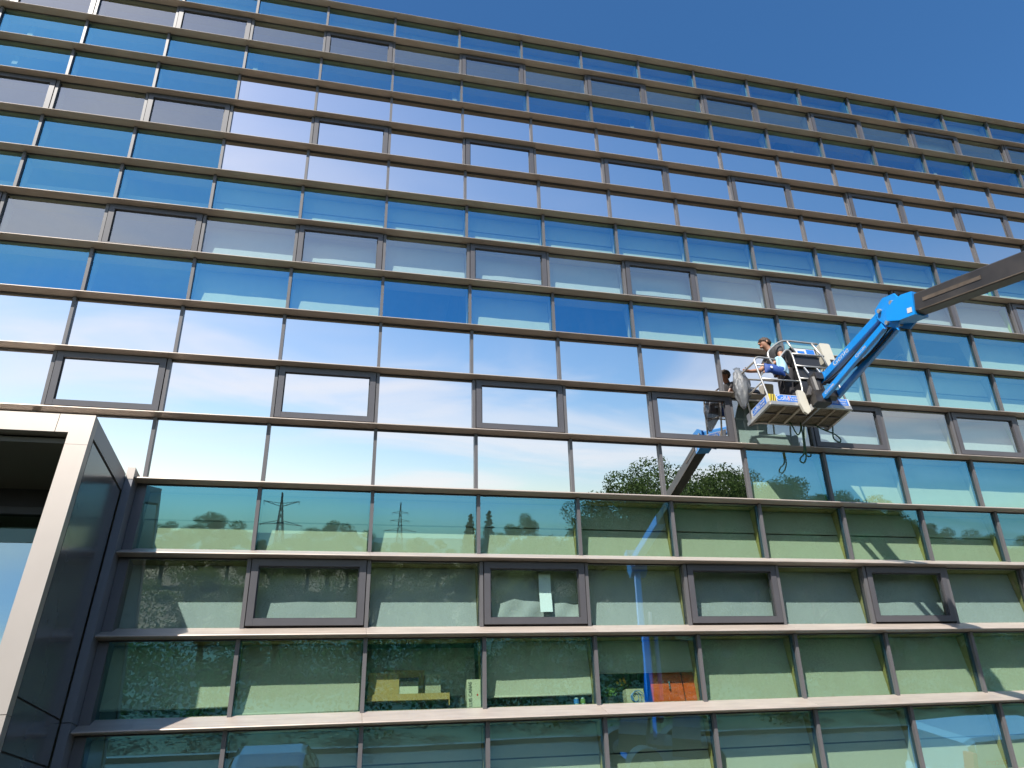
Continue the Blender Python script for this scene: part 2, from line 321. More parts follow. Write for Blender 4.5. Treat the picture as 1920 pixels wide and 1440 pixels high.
def blind_mesh(x0, x1, z0, z1, y, amp, seed, mat='blind_fabric'):
    rs = random.Random(seed); nx, nz = 26, 10; mb = MB(); ph = [rs.uniform(0, 6.28) for _ in range(6)]; fr = [rs.uniform(2, 9) for _ in range(3)]
    vs = []
    for j in range(nz+1):
        for i in range(nx+1):
            u, v = i/nx, j/nz
            dy = amp*(math.sin(fr[0]*u*2+ph[0])*.5+math.sin(fr[1]*u*2+ph[1]+v*2)*.35+math.sin(fr[2]*2*u+ph[2]-v*3)*.25)*(1-v*.8)
            vs.append((x0+(x1-x0)*u, y+dy, z0+(z1-z0)*v))
    fs = [(j*(nx+1)+i, j*(nx+1)+i+1, (j+1)*(nx+1)+i+1, (j+1)*(nx+1)+i) for j in range(nz) for i in range(nx)]
    mb.add(vs, fs)
    mb.box(x0, x1, y-.008+amp*.0, y+.010, z0-.022, z0-.001)
    return mb.mesh('blind', [mat], True)
BL = [blind_mesh(0.04, W-0.04, 0.19, 0.985, 0.205, a, i) for i, a in enumerate((0.001, 0.003, 0.006, 0.010, 0.002, 0.004))]
SPU = MB().box(0.038, W-0.038, 0.200, 0.215, 0.615, 0.985).mesh('spandrel_panel', ['blind_fabric'])
SPL = MB().box(0.038, W-0.038, 0.222, 0.237, 0.16, 0.60).mesh('spandrel_panel', ['blind_fabric'])
# ledge profile relative to lip
LP = [(-0.200, 0.0), (-0.206, 0.008), (-0.203, 0.018), (-0.195, 0.024), (0.145, 0.188), (0.20, 0.188), (0.20, 0.03), (0.045, 0.0), (-0.02, 0.0), (-0.022, -0.010), (-0.030, -0.010), (-0.032, 0.0)]
LP = LP[::-1]
film_rows_low = (5, 6, 7); film_rows_high = (11, 12, 13)
def glass_type(m, k):
    if k in film_rows_low and (m <= 2 or (k == 7 and m == 3)): return 'glass_film'
    if k in film_rows_high and m >= -3: return 'glass_film'
    return 'glass_neutral' if k % 3 == 0 else 'glass_blue'
NOBLIND = {(8, 1), (8, -1), (8, 6), (8, 5), (8, -5), (8, -4), (2, 1), (2, -1), (2, 0), (2, -2), (2, -3), (3, 0)}
def has_blind(m, k):
    if (k, m) in NOBLIND: return False
    if k >= 14 and (k, m) not in ((15, 8), (16, 9)): return False
    if k >= 8 and m <= -4: return False
    if k in (11, 12, 13) and m <= -4: return False
    return True
def start_m(k): return -3 if k <= 4 else MLO
rest = {}                                    # geometry outside the picture: joined, per kind
def put(name, me, m, k, vis, parent=None, jitter=0.0):
    loc = (m*W, 0, Z0+k-1)
    if vis or parent:
        o = place(name, me, parent or bld, (0, 0, 0) if parent else loc)
        if jitter: o.rotation_euler = (random.gauss(0, jitter), 0, random.gauss(0, jitter))
        return o
    rest.setdefault((name, me.name), []).append((me, loc)); return None
green_m = {5: 1, 2: 0}
for k in range(1, NROW+1):
    for m in range(start_m(k), MHI):
        vis = bay_in_view(m, k); g = glass_type(m, k); win = (k % 3 == 0 and m % 2 == 0)
        if win:
            wo = put('window', FRM, m, k, vis)
            if wo:
                put('pane', WM[g], m, k, vis, parent=wo, jitter=R(0.07)); put('gasket', GASK, m, k, vis, parent=wo)
            else:
                put('pane', WM[g], m, k, False)
        else: put('pane', PM[g], m, k, vis, jitter=R(0.07))
        mv = bay_in_view(m, k) or bay_in_view(m-1, k)
        if not (m == start_m(k) and k <= 4):
            mo = put('mullion', CAPM, m, k, mv)
            put('inner_mullion', INM, m, k, mv, parent=mo if mo else None)
        rt = 'reveal_grey' if k >= 5 else 'reveal_ochre'
        if (m*5+k*7) % 11 in (0, 4) and k >= 5 and m > 2: rt = 'reveal_lime'
        if k == 6 and m in (4, 6, 8): rt = 'reveal_ochre'
        if g != 'glass_film' or (k in film_rows_low and m == 3): put('reveal_panel', REV[rt], m, k, mv)
        if has_blind(m, k) and g != 'glass_film':
            if k % 3 == 1 and k < 16:
                put('spandrel_panel', SPU, m, k, vis); put('spandrel_panel', SPL, m, k, vis)
            else: put('blind', BL[(m*3+k*5) % 6], m, k, vis)
    # ledges above row k and head panels inside
for k in range(0, NROW+1):
    m = start_m(max(k, 1)) if k <= 4 else MLO
    if k <= 4: m = -3
    while m < MHI:
        m1 = m+1 if (m % 2 == 0 or m == -3 and False) else m+2
        m1 = min(m1, MHI)
        x0, x1 = m*W+0.0015, m1*W-0.0015
        if k <= 4 and m == -3: x0 = -4.546
        if k == 4 and m == -3: x0 = -4.546
        vis = any(-80 < project((x, -.2, Z0+k))[0] < 2000 and -80 < project((x, -.2, Z0+k))[1] < 1520 for x in np.linspace(x0, x1, 7))
        mb = MB().prism(LP, x0, x1)
        hd = MB().box(x0, x1, 0.07, 0.262, -0.004, 0.012); gk = MB().box(x0, x1, -0.052, -0.030, -0.016, -0.0005)
        if vis:
            o = mb.build('ledge', 'ledge_metal', bld, (0, 0, Z0+k)); hd.build('head_panel', 'reveal_ochre', o); gk.build('head_gasket', 'inner_mullion', o)
        else:
            me = mb.mesh('ledge', ['ledge_metal']); rest.setdefault(('ledge', me.name), []).append((me, (0, 0, Z0+k)))
        m = m1
def join_rest():
    by = {}
    for (nm, _), lst in rest.items():
        for me, loc in lst: by.setdefault((nm, tuple(x.name for x in me.materials)), []).append((me, loc))
    for (nm, ms), lst in by.items():
        V = []; Fc = []; Mi = []
        cache = {}
        for me, loc in lst:
            if me.name not in cache: cache[me.name] = ([tuple(v.co) for v in me.vertices], [tuple(p.vertices) for p in me.polygons], [p.material_index for p in me.polygons])
            v, q, mi = cache[me.name]; o = len(V)
            V += [(a+loc[0], b+loc[1], c+loc[2]) for a, b, c in v]; Fc += [tuple(i+o for i in p) for p in q]; Mi += mi
        mb = MB(); mb.v, mb.f, mb.m = V, Fc, Mi
        tag(mb.build(nm, list(ms), bld), kind='stuff')
join_rest()
# body: slabs, rear wall, parapet, partitions
XL, XR = MLO*W, MHI*W
for k in (1, 4, 7, 10, 13):
    z = Z0+k-1
    MB().box(XL if k > 4 else -4.5, XR, 0.27, 7.9, z+0.32, z+0.60).build('floor_slab', 'slab_concrete', bld)
MB().box(XL, XR, 0.27, 7.9, Z0+15.45, Z0+16.0).build('roof_slab', 'slab_concrete', bld)
MB().box(XL, XR, 7.9, 8.2, 0, Z0+16.0).build('rear_wall', 'room_wall', bld)
MB().box(XL, XL+.3, 0.27, 7.9, 0, Z0+16).build('end_wall', 'room_wall', bld); MB().box(XR-.3, XR, 0.27, 7.9, 0, Z0+16).build('end_wall', 'room_wall', bld)
MB().box(XL, XR, 0.05, 8.2, Z0+16.012, Z0+16.06).build('roof_coping', 'ledge_metal', bld)
for k in (2, 8, 14):
    for m in range(-9, 16, 3):
        MB().box(m*W-.05, m*W+.05, 0.9 if k != 2 else 1.2, 7.9, Z0+k-.4, Z0+k+(2.3 if k < 14 else 1.45)).build('partition_wall', 'room_wall', bld)
MB().box(XL, XR, 0.3, 0.5, 0, Z0+0.3).build('plinth_wall', 'slab_concrete', bld)
# ceiling lights in the rooms where the blinds are up
def tube_light(x, y, z, L=1.2, a=0.0):
    o = MB().box(-L/2, L/2, -.02, .02, -.014, .014).build('ceiling_light', 'tube_light', bld, (x, y, z)); o.rotation_euler.z = a
for x in (2.50, 3.58): tube_light(x, 2.0, 11.37, 0.5, 0.0)
for m in range(-4, 14, 2): tube_light(m*W+.8, 2.4+0.5*(m % 3), Z0+15.38, 1.2, 0.03*(m % 4))

# ------------------------------------------------------------------ entrance portal (part of the building)
por = empty('entrance_portal', (0, 0, 0), bld)
PXR, PXL, PYF, PYB, PZT, FW = -4.65, -10.6, -1.722, -0.25, 5.935, 0.225
g_ = 0.006
def panel(name, mat, *b): return MB().box(*b).build(name, mat, por)
# front frame: top beam in panels, posts in panels
xs = [PXL, PXL+1.9, PXL+3.8, PXR-0.36, PXR]
for a, b in zip(xs[:-2], xs[1:-1]): panel('cladding_panel', 'clad_champagne', a+g_/2, b-g_/2, PYF, PYF+.12, PZT-FW, PZT)
mb = MB(); mb.prism_dir([(xs[-2]+g_/2, PZT-FW), (PXR-FW, PZT-FW), (PXR-FW, PZT-.37), (PXR, PZT-.37), (PXR, PZT), (xs[-2]+g_/2, PZT)], (1, 0, 0), (0, 0, 1), (0, -1, 0), (0, 0, 0), -PYF-.12, -PYF)
mb.build('cladding_panel', 'clad_champagne', por)
zs = [0.0, 2.86, PZT-.37]
for a, b in zip(zs[:-1], zs[1:]):
    panel('cladding_panel', 'clad_champagne', PXR-FW, PXR, PYF, PYF+.12, a+g_/2, b-g_/2)
    panel('cladding_panel', 'clad_champagne', PXL, PXL+FW, PYF, PYF+.12, a+g_/2, b-g_/2)
# right flank: top band, recessed groove, dark panels with joints
panel('flank_band', 'clad_mid', PXR-.12, PXR-.001, PYF+.123, PYB, PZT-.23, PZT-.001)
panel('flank_groove', 'black_void', PXR-.12, PXR-.03, PYF+.123, PYB, 0, PZT-.232)
for a, b in ((0.02, 2.575), (2.595, 3.02), (3.04, PZT-.262)):
    panel('flank_panel', 'clad_dark', PXR-.06, PXR-.008, PYF+.155, PYB-.035, a, b)
panel('flank_inner', 'black_void', PXR-FW, PXR-.125, PYF+.123, 0.05, 0, PZT-FW-.02)
panel('flank_inner', 'black_void', PXL, PXL+.12, PYF+.123, 0.05, 0, PZT-.01)
panel('portal_roof', 'clad_champagne', PXL, PXR-.121, PYF+.123, 0.0, PZT-.06, PZT-.004)
panel('portal_soffit', 'soffit', PXL+.125, PXR-FW-.003, PYF+.123, -0.36, PZT-FW-.08, PZT-FW-.02)
# slim pier between portal and glass
panel('pier', 'clad_mid', PXR+.004, -4.552, PYB, 0.17, 0, 3.0); panel('pier', 'clad_mid', PXR+.004, -4.552, PYB, 0.17, 3.008, 5.86); panel('pier', 'clad_champagne', PXR+.004, -4.552, PYB, 0.17, 5.868, 6.03)
panel('jamb', 'frame_metal', -4.548, -4.43, -.03, 0.27, 0, Z0+3.99)
# glazing inside the portal
panel('door_head', 'black_void', PXL+.12, PXR-FW, -0.36, -0.2, 5.40, PZT-FW-.08)
for i in range(3):
    x1 = PXR-FW-.02-i*1.75; x0 = x1-1.7
    panel('door_frame', 'inner_mullion', x1-.07, x1, -0.36, -0.26, 0, 5.40); panel('door_frame', 'inner_mullion', x0, x0+.07, -0.36, -0.26, 0, 5.40)
    panel('door_frame', 'inner_mullion', x0+.07, x1-.07, -0.355, -0.265, 5.31, 5.40)
    for a, b, gm in ((0.1, 4.955, 'glass_portal'), (4.965, 5.31, 'glass_dim')):
        mb = MB(); mb.box(x0+.07, x1-.07, -.33, -.31, a, b); mb.m = [1, 1, 0, 1, 1, 1]; mb.build('pane', [gm, 'glass_back'], por)
    panel('door_blind', 'blind_fabric', x0+.08, x1-.08, -.2, -.19, 0.1, 5.2)


# ------------------------------------------------------------------ things behind the glass of the lower row
RZ = Z0+1                                       # lip of the ledge under row 2
SZ = RZ+0.192                                   # inner sill height
def own_blind(m, k, z0, y, amp, seed):
    return place('blind', blind_mesh(0.04, W-0.04, z0, 0.985, y, amp, seed), bld, (m*W, 0, Z0+k-1))
own_blind(-3, 2, 0.30, 0.205, 0.002, 21); own_blind(-2, 2, 0.215, 0.205, 0.001, 22); own_blind(0, 2, 0.325, 0.205, 0.012, 23); own_blind(1, 2, 0.585, 0.205, 0.003, 24); own_blind(-1, 2, 0.40, 0.47, 0.003, 25)
# crumpled blind of the opening window in row 3
def crumpled():
    rs = random.Random(5); nx, nz = 44, 26; mb = MB(); vs = []
    for j in range(nz+1):
        for i in range(nx+1):
            u, v = i/nx, j/nz
            d = 0.035*max(0, 1-abs((u-0.28)*3.2+(v-0.55)*1.5)*1.6)*(1-v*.3) + 0.022*math.sin(u*9+v*7)*(1-v) + 0.012*math.sin(u*23-v*11)*(1-v) - 0.03*(1-abs(u-.62)*5 if abs(u-.62) < .2 else 0)*(1-v)
            vs.append((0.04+(W-.08)*u, 0.205-d, 0.18+0.805*v))
    fs = [(j*(nx+1)+i, j*(nx+1)+i+1, (j+1)*(nx+1)+i+1, (j+1)*(nx+1)+i) for j in range(nz) for i in range(nx)]
    mb.add(vs, fs); return place('blind', mb.mesh('blind', ['blind_fabric'], True), bld, (0, 0, Z0+2))
crumpled()
def thing_box(name, mat, x0, x1, y0, y1, z0, z1, label, cat, group=None, tilt=0.0):
    cx, cy = (x0+x1)/2, (y0+y1)/2
    mb = MB(); b = 0.004; a, d, h = (x1-x0)/2, (y1-y0)/2, z1-z0
    mb.prism_dir([(-a+b, 0), (a-b, 0), (a, b), (a, h-b), (a-b, h), (-a+b, h), (-a, h-b), (-a, b)], (1, 0, 0), (0, 0, 1), (0, 1, 0), (0, 0, 0), -d, d)
    o = mb.build(name, mat, None, (cx, cy, z0)); o.rotation_euler = (0, tilt, 0); return tag(o, label, cat, group)
tbl = empty('window_shelf', (-0.93, 0.4, SZ)); MB().box(-.54, .54, -.17, .25, 0.085, 0.105).build('board', 'dark_plastic', tbl)
for sx in (-.5, .48): MB().box(sx, sx+.03, -.15, .2, 0, .085).build('leg', 'dark_plastic', tbl)
tag(tbl, 'low black shelf behind the glass under the cardboard tray', 'shelf')
sh = SZ+.107
tr_ = empty('cardboard_tray', (-0.93, 0.33, sh)); MB().box(-.52, .5, -.17, -.163, 0, .075).build('front_flap', 'cardboard', tr_)
MB().box(-.52, .5, -.162, .1, 0, .006).build('tray_floor', 'cardboard', tr_); MB().box(.494, .5, -.162, .1, .007, .075).build('side_flap', 'cardboard', tr_); MB().box(.488, .5, -.176, -.171, -.07, .075).build('corner_flap', 'cardboard', tr_)
tag(tr_, 'shallow brown cardboard tray lying along the window shelf', 'tray')
thing_box('cardboard_box', 'cardboard', -1.44, -1.06, 0.18, 0.30, sh+.008, 3.53, 'square tan cardboard box at the left end of the tray', 'box')
thing_box('cardboard_box', 'cardboard', -1.25, -0.735, 0.32, 0.36, sh+.008, 3.585, 'wide brown cardboard sheet box leaning behind the square tan box', 'box', tilt=R(1.5))
thing_box('carton', 'carton_white', -1.055, -0.82, 0.19, 0.29, sh+.008, 3.365, 'small flat pale carton beside the square tan box', 'box')
thing_box('dark_case', 'dark_plastic', -1.05, -0.815, 0.20, 0.29, 3.367, 3.47, 'dark grey case stacked on the small pale carton', 'case')
thing_box('cardboard_box', 'cardboard_grey', -0.725, -0.53, 0.24, 0.33, sh+.008, 3.515, 'grey-brown upright box at the right of the tray', 'box')
wb = thing_box('wine_carton', 'carton_white', -0.205, -0.03, 0.165, 0.30, SZ+.002, 3.425, 'upright pale wine carton with LUIS CAÑAS printed on it', 'box')
text_obj('LUIS CAÑAS', 0.062, 'ink', wb, (-0.045, -0.0695, 0.155), (R(90), R(-90), 0), width=0.86)
MB().tube(arc((0.02, -.0693, 0.17), 0.0, 0, 360, 4, (1, 0, 0), (0, 0, 1))[:2], 0.0001).build('stamp_back', 'ink', wb) if False else None
mb = MB(); mb.prism_dir([(0.012*math.cos(i*.524), 0.012*math.sin(i*.524)) for i in range(12)], (1, 0, 0), (0, 0, 1), (0, -1, 0), (0.045, -.0676, .145), 0, .002); mb.build('round_stamp', 'lamp_red', wb)
text_obj('RIOJA', 0.018, 'ink', wb, (0.0, -0.0695, 0.315), (R(90), 0, 0), width=0.9) if False else None
# glass jar beside the carton
mb = MB(); mb.tube([(0, 0, 0), (0, 0, .01), (0, 0, .09), (0, 0, .13), (0, 0, .15)], .05, 16, rs=[.045, .05, .05, .03, .028]); tag(mb.build('glass_jar', 'car_glass', None, (-0.262, 0.23, SZ+.002), True), 'rounded clear jar standing left of the wine carton', 'jar')
# orange cabinet, plants and small box in the bay with the raised blind
cb = empty('cabinet', (2.80, 0.50, 2.6)); MB().box(-.46, .50, -.20, .22, 0, .97).build('carcass', 'dark_plastic', cb)
for a, b in ((-.455, .005), (.025, .495)):
    d_ = MB().box(a, b, -.225, -.203, .02, .965).build('door', 'orange_wood', cb); MB().box((a+b)/2+.02, (a+b)/2+.04, -.25, -.226, .66, .76).build('handle', 'chrome', d_)
tag(cb, 'glossy orange-red two-door cabinet behind the raised blind', 'cabinet')
bx = thing_box('storage_box', 'cardboard_grey', 1.95, 2.20, 0.22, 0.36, SZ+.002, 3.27, 'pale grey open box with blue cable rings on the sill', 'box')
mb = MB()
for i in range(3): mb.tube(arc((0.02*i-.02, -.078-.012*i, .07), .055+.012*i, 0, 345, 22, (1, 0, 0), (0, 0, 1)), .004, 6)
tag(mb.build('cable_coil', 'decal_blue', None, (2.08, .29, SZ+.002)), 'thin blue cable coil hanging on the grey box', 'cable')
def flower_pot(x, y, z, label, yellow):
    e = empty('potted_plant', (x, y, z)); MB().tube([(0, 0, 0), (0, 0, .09)], .05, 14, rs=[.04, .055]).build('pot', 'dark_plastic', e)
    rs = random.Random(int(x*100)); mb = MB()
    for i in range(46):
        a = rs.uniform(0, 6.28); rad = rs.uniform(.0, .10); h = rs.uniform(.09, .20); l = .03
        c = Vector((rad*math.cos(a), rad*.5*math.sin(a), h)); d = Vector((rs.uniform(-1, 1), rs.uniform(-1, 1), rs.uniform(-.3, 1))).normalized(); sx = d.cross(Vector((0, 1, .3))).normalized()
        mb.add([c, c+d*l+sx*l*.4, c+d*l*2, c+d*l-sx*l*.4], [(0, 1, 2, 3)])
    mb.build('leaves', 'leaf_house', e)
    if yellow:
        mb = MB()
        for i in range(9):
            c = Vector((rs.uniform(-.06, .06), rs.uniform(-.04, .0), rs.uniform(.17, .26)))
            for k in range(5):
                a = k*1.256; mb.add([c, c+Vector((math.cos(a)*.02, -.006, math.sin(a)*.02)), c+Vector((math.cos(a+.8)*.02, -.006, math.sin(a+.8)*.02))], [(0, 1, 2)])
        mb.build('flowers', 'flower_yellow', e)
    tag(e, label, 'plant')
flower_pot(1.97, 0.45, SZ+.08, 'yellow flowering pot plant behind the grey box', True); flower_pot(1.74, 0.30, SZ, 'small leafy pot plant at the left of the raised-blind bay', False)
o = MB().add([(0.845, .105, 4.79), (1.015, .105, 4.79), (1.010, .118, 4.53), (0.838, .118, 4.53), (1.008, .112, 4.265), (0.833, .112, 4.262)], [(3, 2, 1, 0), (5, 4, 2, 3)])
o.add([(0.845, .107, 4.79), (1.015, .107, 4.79), (1.010, .120, 4.53), (0.838, .120, 4.53), (1.008, .114, 4.265), (0.833, .114, 4.262)], [(0, 1, 2, 3), (3, 2, 4, 5)])
tag(o.build('paper_strip', 'paper'), 'long folded white paper strip hanging inside the window with crumpled blind', 'paper')
# small jars on the sill of the bay right of the wine carton
for i, (x, mt, lb) in enumerate(((0.55+.70, 'decal_blue', 'small blue labelled tin on the sill, left of the pair'), (0.55+.79, 'leaf_house', 'small green labelled tin on the sill, right of the pair'))):
    e = empty('tin', (x, .24, SZ+.002)); MB().tube([(0, 0, 0), (0, 0, .085)], .032, 14).build('can', 'chrome', e); MB().tube([(0, 0, .015), (0, 0, .07)], .0335, 14).build('wrapper', mt, e); tag(e, lb, 'tin')
# furniture seen in the upper rooms
def desk(x, y, z, label):
    e = empty('desk', (x, y, z)); MB().box(-.7, .7, -.35, .35, .72, .75).build('table_top', 'carton_white', e)
    for sx in (-.62, .62): MB().box(sx-.03, sx+.03, -.3, .3, 0, .715).build('leg', 'frame_metal', e)
    tag(e, label, 'desk')
FZ = Z0+6+.602
desk(10.0, 1.0, FZ+.55, 'white desk by the glass in the dark room above the basket'); desk(-.35, 1.1, FZ+.45, 'white desk by the glass left of the lit ceiling tubes')

# ------------------------------------------------------------------ boom lift
BX = Vector((6.0, -8.3, gz(-8.3)+.006))
lift = empty('boom_lift', BX); tag(lift, 'blue articulated boom lift reaching up to the facade from the car park', 'boom lift')
OFF = tuple(-BX)
def lp(mb, name, mat, parent=None, smooth=False): return mb.build(name, mat, parent or lift, (0, 0, 0) if parent else OFF, smooth)
# chassis and wheels
bz = BX.z
lp(MB().box(5.1, 6.9, -8.75, -7.85, bz+.32, bz+.68), 'chassis', 'lift_blue')
for x in (5.2, 6.8):
    for y in (-9.15, -7.45):
        wv = lp(MB().tube([(x, y-.17, bz+.42), (x, y-.15, bz+.42), (x, y+.15, bz+.42), (x, y+.17, bz+.42)], .42, 24, rs=[.36, .42, .42, .36]), 'wheel', 'rubber')
        lp(MB().tube([(x, y-.18, bz+.42), (x, y+.18, bz+.42)], .2, 16), 'rim', 'galv', wv)
    lp(MB().box(x-.08, x+.08, -8.98, -7.62, bz+.36, bz+.48), 'axle', 'boom_black')
tt = MB().prism_dir([(-.9, 0), (.9, 0), (1.0, .12), (1.0, .40), (.75, .58), (-.55, .58), (-.9, .40)], (0.45, -0.89, 0), (0, 0, 1), (0.89, 0.45, 0), (6.0, -8.3, bz+.62), -.95, -.3)
tt.prism_dir([(-.9, 0), (.9, 0), (1.0, .12), (1.0, .40), (.75, .58), (-.55, .58), (-.9, .40)], (0.45, -0.89, 0), (0, 0, 1), (0.89, 0.45, 0), (6.0, -8.3, bz+.62), .3, .95)
tto = lp(tt, 'turntable_hood', 'boom_black')
lp(MB().tube([(6.0, -8.3, bz+.66), (6.0, -8.3, bz+.74)], .55, 24), 'turntable_bearing', 'boom_black')
K = Vector((5.47, -3.20, 7.43)); E_ = Vector((7.31, -12.1, 4.52)); TB = Vector((6.05, -8.45, bz+1.15))
d = (E_-K).normalized()
lp(MB().beam(TB, E_, .20, .24, ch=.03), 'riser', 'lift_blue'); lp(MB().beam(TB+Vector((-.35, .5, -.3)), TB+(E_-TB)*.55+Vector((0, 0, -.25)), .09, .09), 'riser_strut', 'lift_blue')
lp(MB().tube([TB+(E_-TB)*.1+Vector((.3, 0, 0)), TB+(E_-TB)*.62+Vector((.3, 0, .1))], .06, 12), 'lift_cylinder', 'galv')
lp(MB().prism_dir([(-.35, -.35), (.2, -.35), (.35, .1), (.1, .4), (-.35, .3)], d, d.cross(Vector((1, 0, 0))).normalized()*-1, d.cross(d.cross(Vector((1, 0, 0)))).normalized(), E_, -.25, .25), 'elbow', 'lift_blue')
lp(MB().beam(K+d*5.2, E_, .25, .31, ch=.03), 'boom', 'lift_blue')
lp(MB().beam(K+d*.16, K+d*5.3, .21, .275, ch=.02), 'boom_extension', 'boom_black')
# wear strips and slot on the black section
upb = d.cross(Vector((1, 0, 0))).normalized(); upb = upb if upb.z > 0 else -upb; sdb = d.cross(upb).normalized()
sdb = sdb if sdb.y > 0 or sdb.x < 0 else -sdb
for sg in (-1, 1):
    lp(MB().beam(K+d*.25+sdb*sg*.109+upb*-.115, K+d*5.2+sdb*sg*.109+upb*-.115, .010, .012, up=upb), 'wear_strip', 'slot_steel')
    lp(MB().beam(K+d*.32+sdb*sg*.108+upb*.01, K+d*1.1+sdb*sg*.108+upb*.01, .01, .05, up=upb), 'slot_plate', 'slot_steel')
# boom head
hd = MB(); hd.prism_dir([(-.22, -.12), (-.04, -.17), (.20, -.165), (.20, .165), (.04, .175), (-.10, .13), (-.22, .03)], d, upb, sdb, K, -.135, .135)
hdo = lp(hd, 'boom_head', 'lift_blue')
lp(MB().prism_dir([(.10, -.12), (.17, -.12), (.17, -.05), (.10, -.05)], d, upb, sdb, K, -.139, -.136), 'decal', 'decal_white', hdo); lp(MB().prism_dir([(.10, -.12), (.17, -.12), (.17, -.05), (.10, -.05)], d, upb, sdb, K, .136, .139), 'decal', 'decal_white', hdo)
# knuckle bracket between head and jib
J0 = Vector((5.50, -2.86, 7.66)); J1 = Vector((5.57, -1.22, 7.62))
kb = MB()
for sx in (-.13, .10): kb.prism_dir([(-3.25, 7.50), (-3.18, 7.72), (-2.98, 7.80), (-2.78, 7.74), (-2.76, 7.60), (-2.86, 7.38), (-2.98, 7.27), (-3.12, 7.30)], (0, 1, 0), (0, 0, 1), (1, 0, 0), (5.52, 0, 0), sx, sx+.03)
kbo = lp(kb, 'knuckle_bracket', 'lift_blue')
for y, z in ((-3.1, 7.62), (-2.86, 7.66), (-2.90, 7.42)): lp(MB().tube([(5.36, y, z), (5.68, y, z)], .032, 12), 'pin', 'galv', kbo)
jib = lp(MB().beam(J0, J1, .155, .15, ch=.02), 'jib_beam', 'lift_blue')
lp(MB().tube([J0+Vector((-.09, 0, 0)), J0+Vector((.09, 0, 0))], .095, 16), 'jib_end', 'lift_blue'); lp(MB().tube([J1+Vector((-.09, 0, 0)), J1+Vector((.09, 0, 0))], .095, 16), 'jib_end', 'lift_blue')
for a, b in (((5.41, -2.80, 7.44), (5.40, -1.24, 7.24)), ((5.63, -2.80, 7.44), (5.64, -1.24, 7.26))): lp(MB().beam(a, b, .065, .11, ch=.012), 'jib_rod', 'lift_blue')
lp(MB().tube([(5.52, -2.7, 7.50), (5.52, -1.9, 7.46)], .042, 12), 'jib_cylinder', 'boom_black'); lp(MB().tube([(5.52, -1.92, 7.46), (5.52, -1.35, 7.42)], .025, 10), 'jib_piston', 'galv')
for i in range(5):
    pts = [(5.46+.03*i, -2.75+1.5*t_, 7.52-.06*math.sin(t_*math.pi)-.02*i+.03*math.sin(i+t_*5)) for t_ in [k/10 for k in range(11)]]
    lp(MB().tube(pts, .011, 6), 'hydraulic_hose', 'rubber')
dj = (J1-J0).normalized()
# maker's name along the jib, left flank
def on_beam(txt, size, p, ax, nrm_, off, wd):
    t_ = text_obj(txt, size, 'decal_white', lift, (0, 0, 0), (0, 0, 0)); ax = ax.normalized(); nrm_ = (nrm_-ax*nrm_.dot(ax)).normalized(); up_ = nrm_.cross(ax)
    m_ = Matrix((ax, up_, nrm_)).transposed().to_4x4(); t_.matrix_local = Matrix.Translation(p+nrm_*off-BX) @ m_ @ Matrix.Diagonal((wd, 1, 1, 1))
on_beam('Genie', .13, J0.lerp(J1, .66), J0-J1, Vector((-1, 0, 0)), .0785, 1.35)
on_beam('Genie', .075, Vector((5.41, -2.80, 7.44)).lerp(Vector((5.40, -1.24, 7.24)), .34), Vector((.01, -1.56, .2)), Vector((-1, 0, 0)), .0335, 1.4)
on_beam('Genie', .075, Vector((5.41, -2.80, 7.44)).lerp(Vector((5.40, -1.24, 7.24)), .88), Vector((.01, -1.56, .2)), Vector((-1, 0, 0)), .0335, 1.4)
# rotator between jib and basket
rt = MB().box(5.24, 5.50, -1.24, -1.05, 7.14, 7.36); rt.tube([(5.38, -1.15, 7.36), (5.38, -1.15, 7.62)], .10, 16); rt.box(5.42, 5.64, -1.30, -1.16, 7.22, 7.34); rt.box(5.34, 5.62, -1.28, -1.10, 7.56, 7.68); rt.tube([(5.22, -1.12, 7.30), (5.33, -1.12, 7.50)], .05, 10); rt.box(5.50, 5.60, -1.12, -1.04, 7.20, 7.45)
lp(rt, 'rotator', 'boom_black')
# ---- basket
X0, X1, Y0, Y1, ZF = 4.57, 6.03, -1.0, -0.42, 7.2
fl = MB(); rim = [(X0, Y0), (X1, Y0), (X1, Y1+.12), (X1-.04, Y1+.035), (X1-.12, Y1), (X0+.12, Y1), (X0+.04, Y1+.035), (X0, Y1+.12)]
for i in range(8):
    a, b = rim[i], rim[(i+1) % 8]; fl.beam((*a, ZF+.01), (*b, ZF+.01), .045, .06)
bask = lp(fl, 'basket', 'galv')
fm = MB(); nx_, ny_ = 34, 14
for i in range(1, nx_):
    x = X0+(X1-X0)*i/nx_; fm.box(x-.0075, x+.0075, Y0+.02, Y1-.02, ZF+.012, ZF+.026)
for j in range(1, ny_):
    y = Y0+(Y1-Y0)*j/ny_; fm.box(X0+.02, X1-.02, y-.0075, y+.0075, ZF+.008, ZF+.022)
fm.box(X0+.02, X1-.02, Y0+.02, Y1-.02, ZF+.027, ZF+.031)
lp(fm, 'floor_mesh', 'mesh_floor', bask)
lp(MB().box(X0+.03, X1-.03, -.73, -.70, ZF-.005, ZF+.006), 'floor_rib', 'boom_black', bask)
for x, mt in ((5.14, 'cream_paint'), (5.46, 'galv'), (4.85, 'mesh_floor'), (5.75, 'mesh_floor')): lp(MB().box(x-.018, x+.018, Y0+.02, Y1-.02, ZF-.018, ZF+.004), 'floor_rib', mt, bask)
def toe(mb): return lp(mb, 'toe_board', 'decal_white', bask)
toe(MB().box(4.60, 5.13, Y0-.012, Y0+.0, ZF+.035, ZF+.175)); toe(MB().box(5.57, 6.02, Y0-.012, Y0, ZF+.035, ZF+.175))
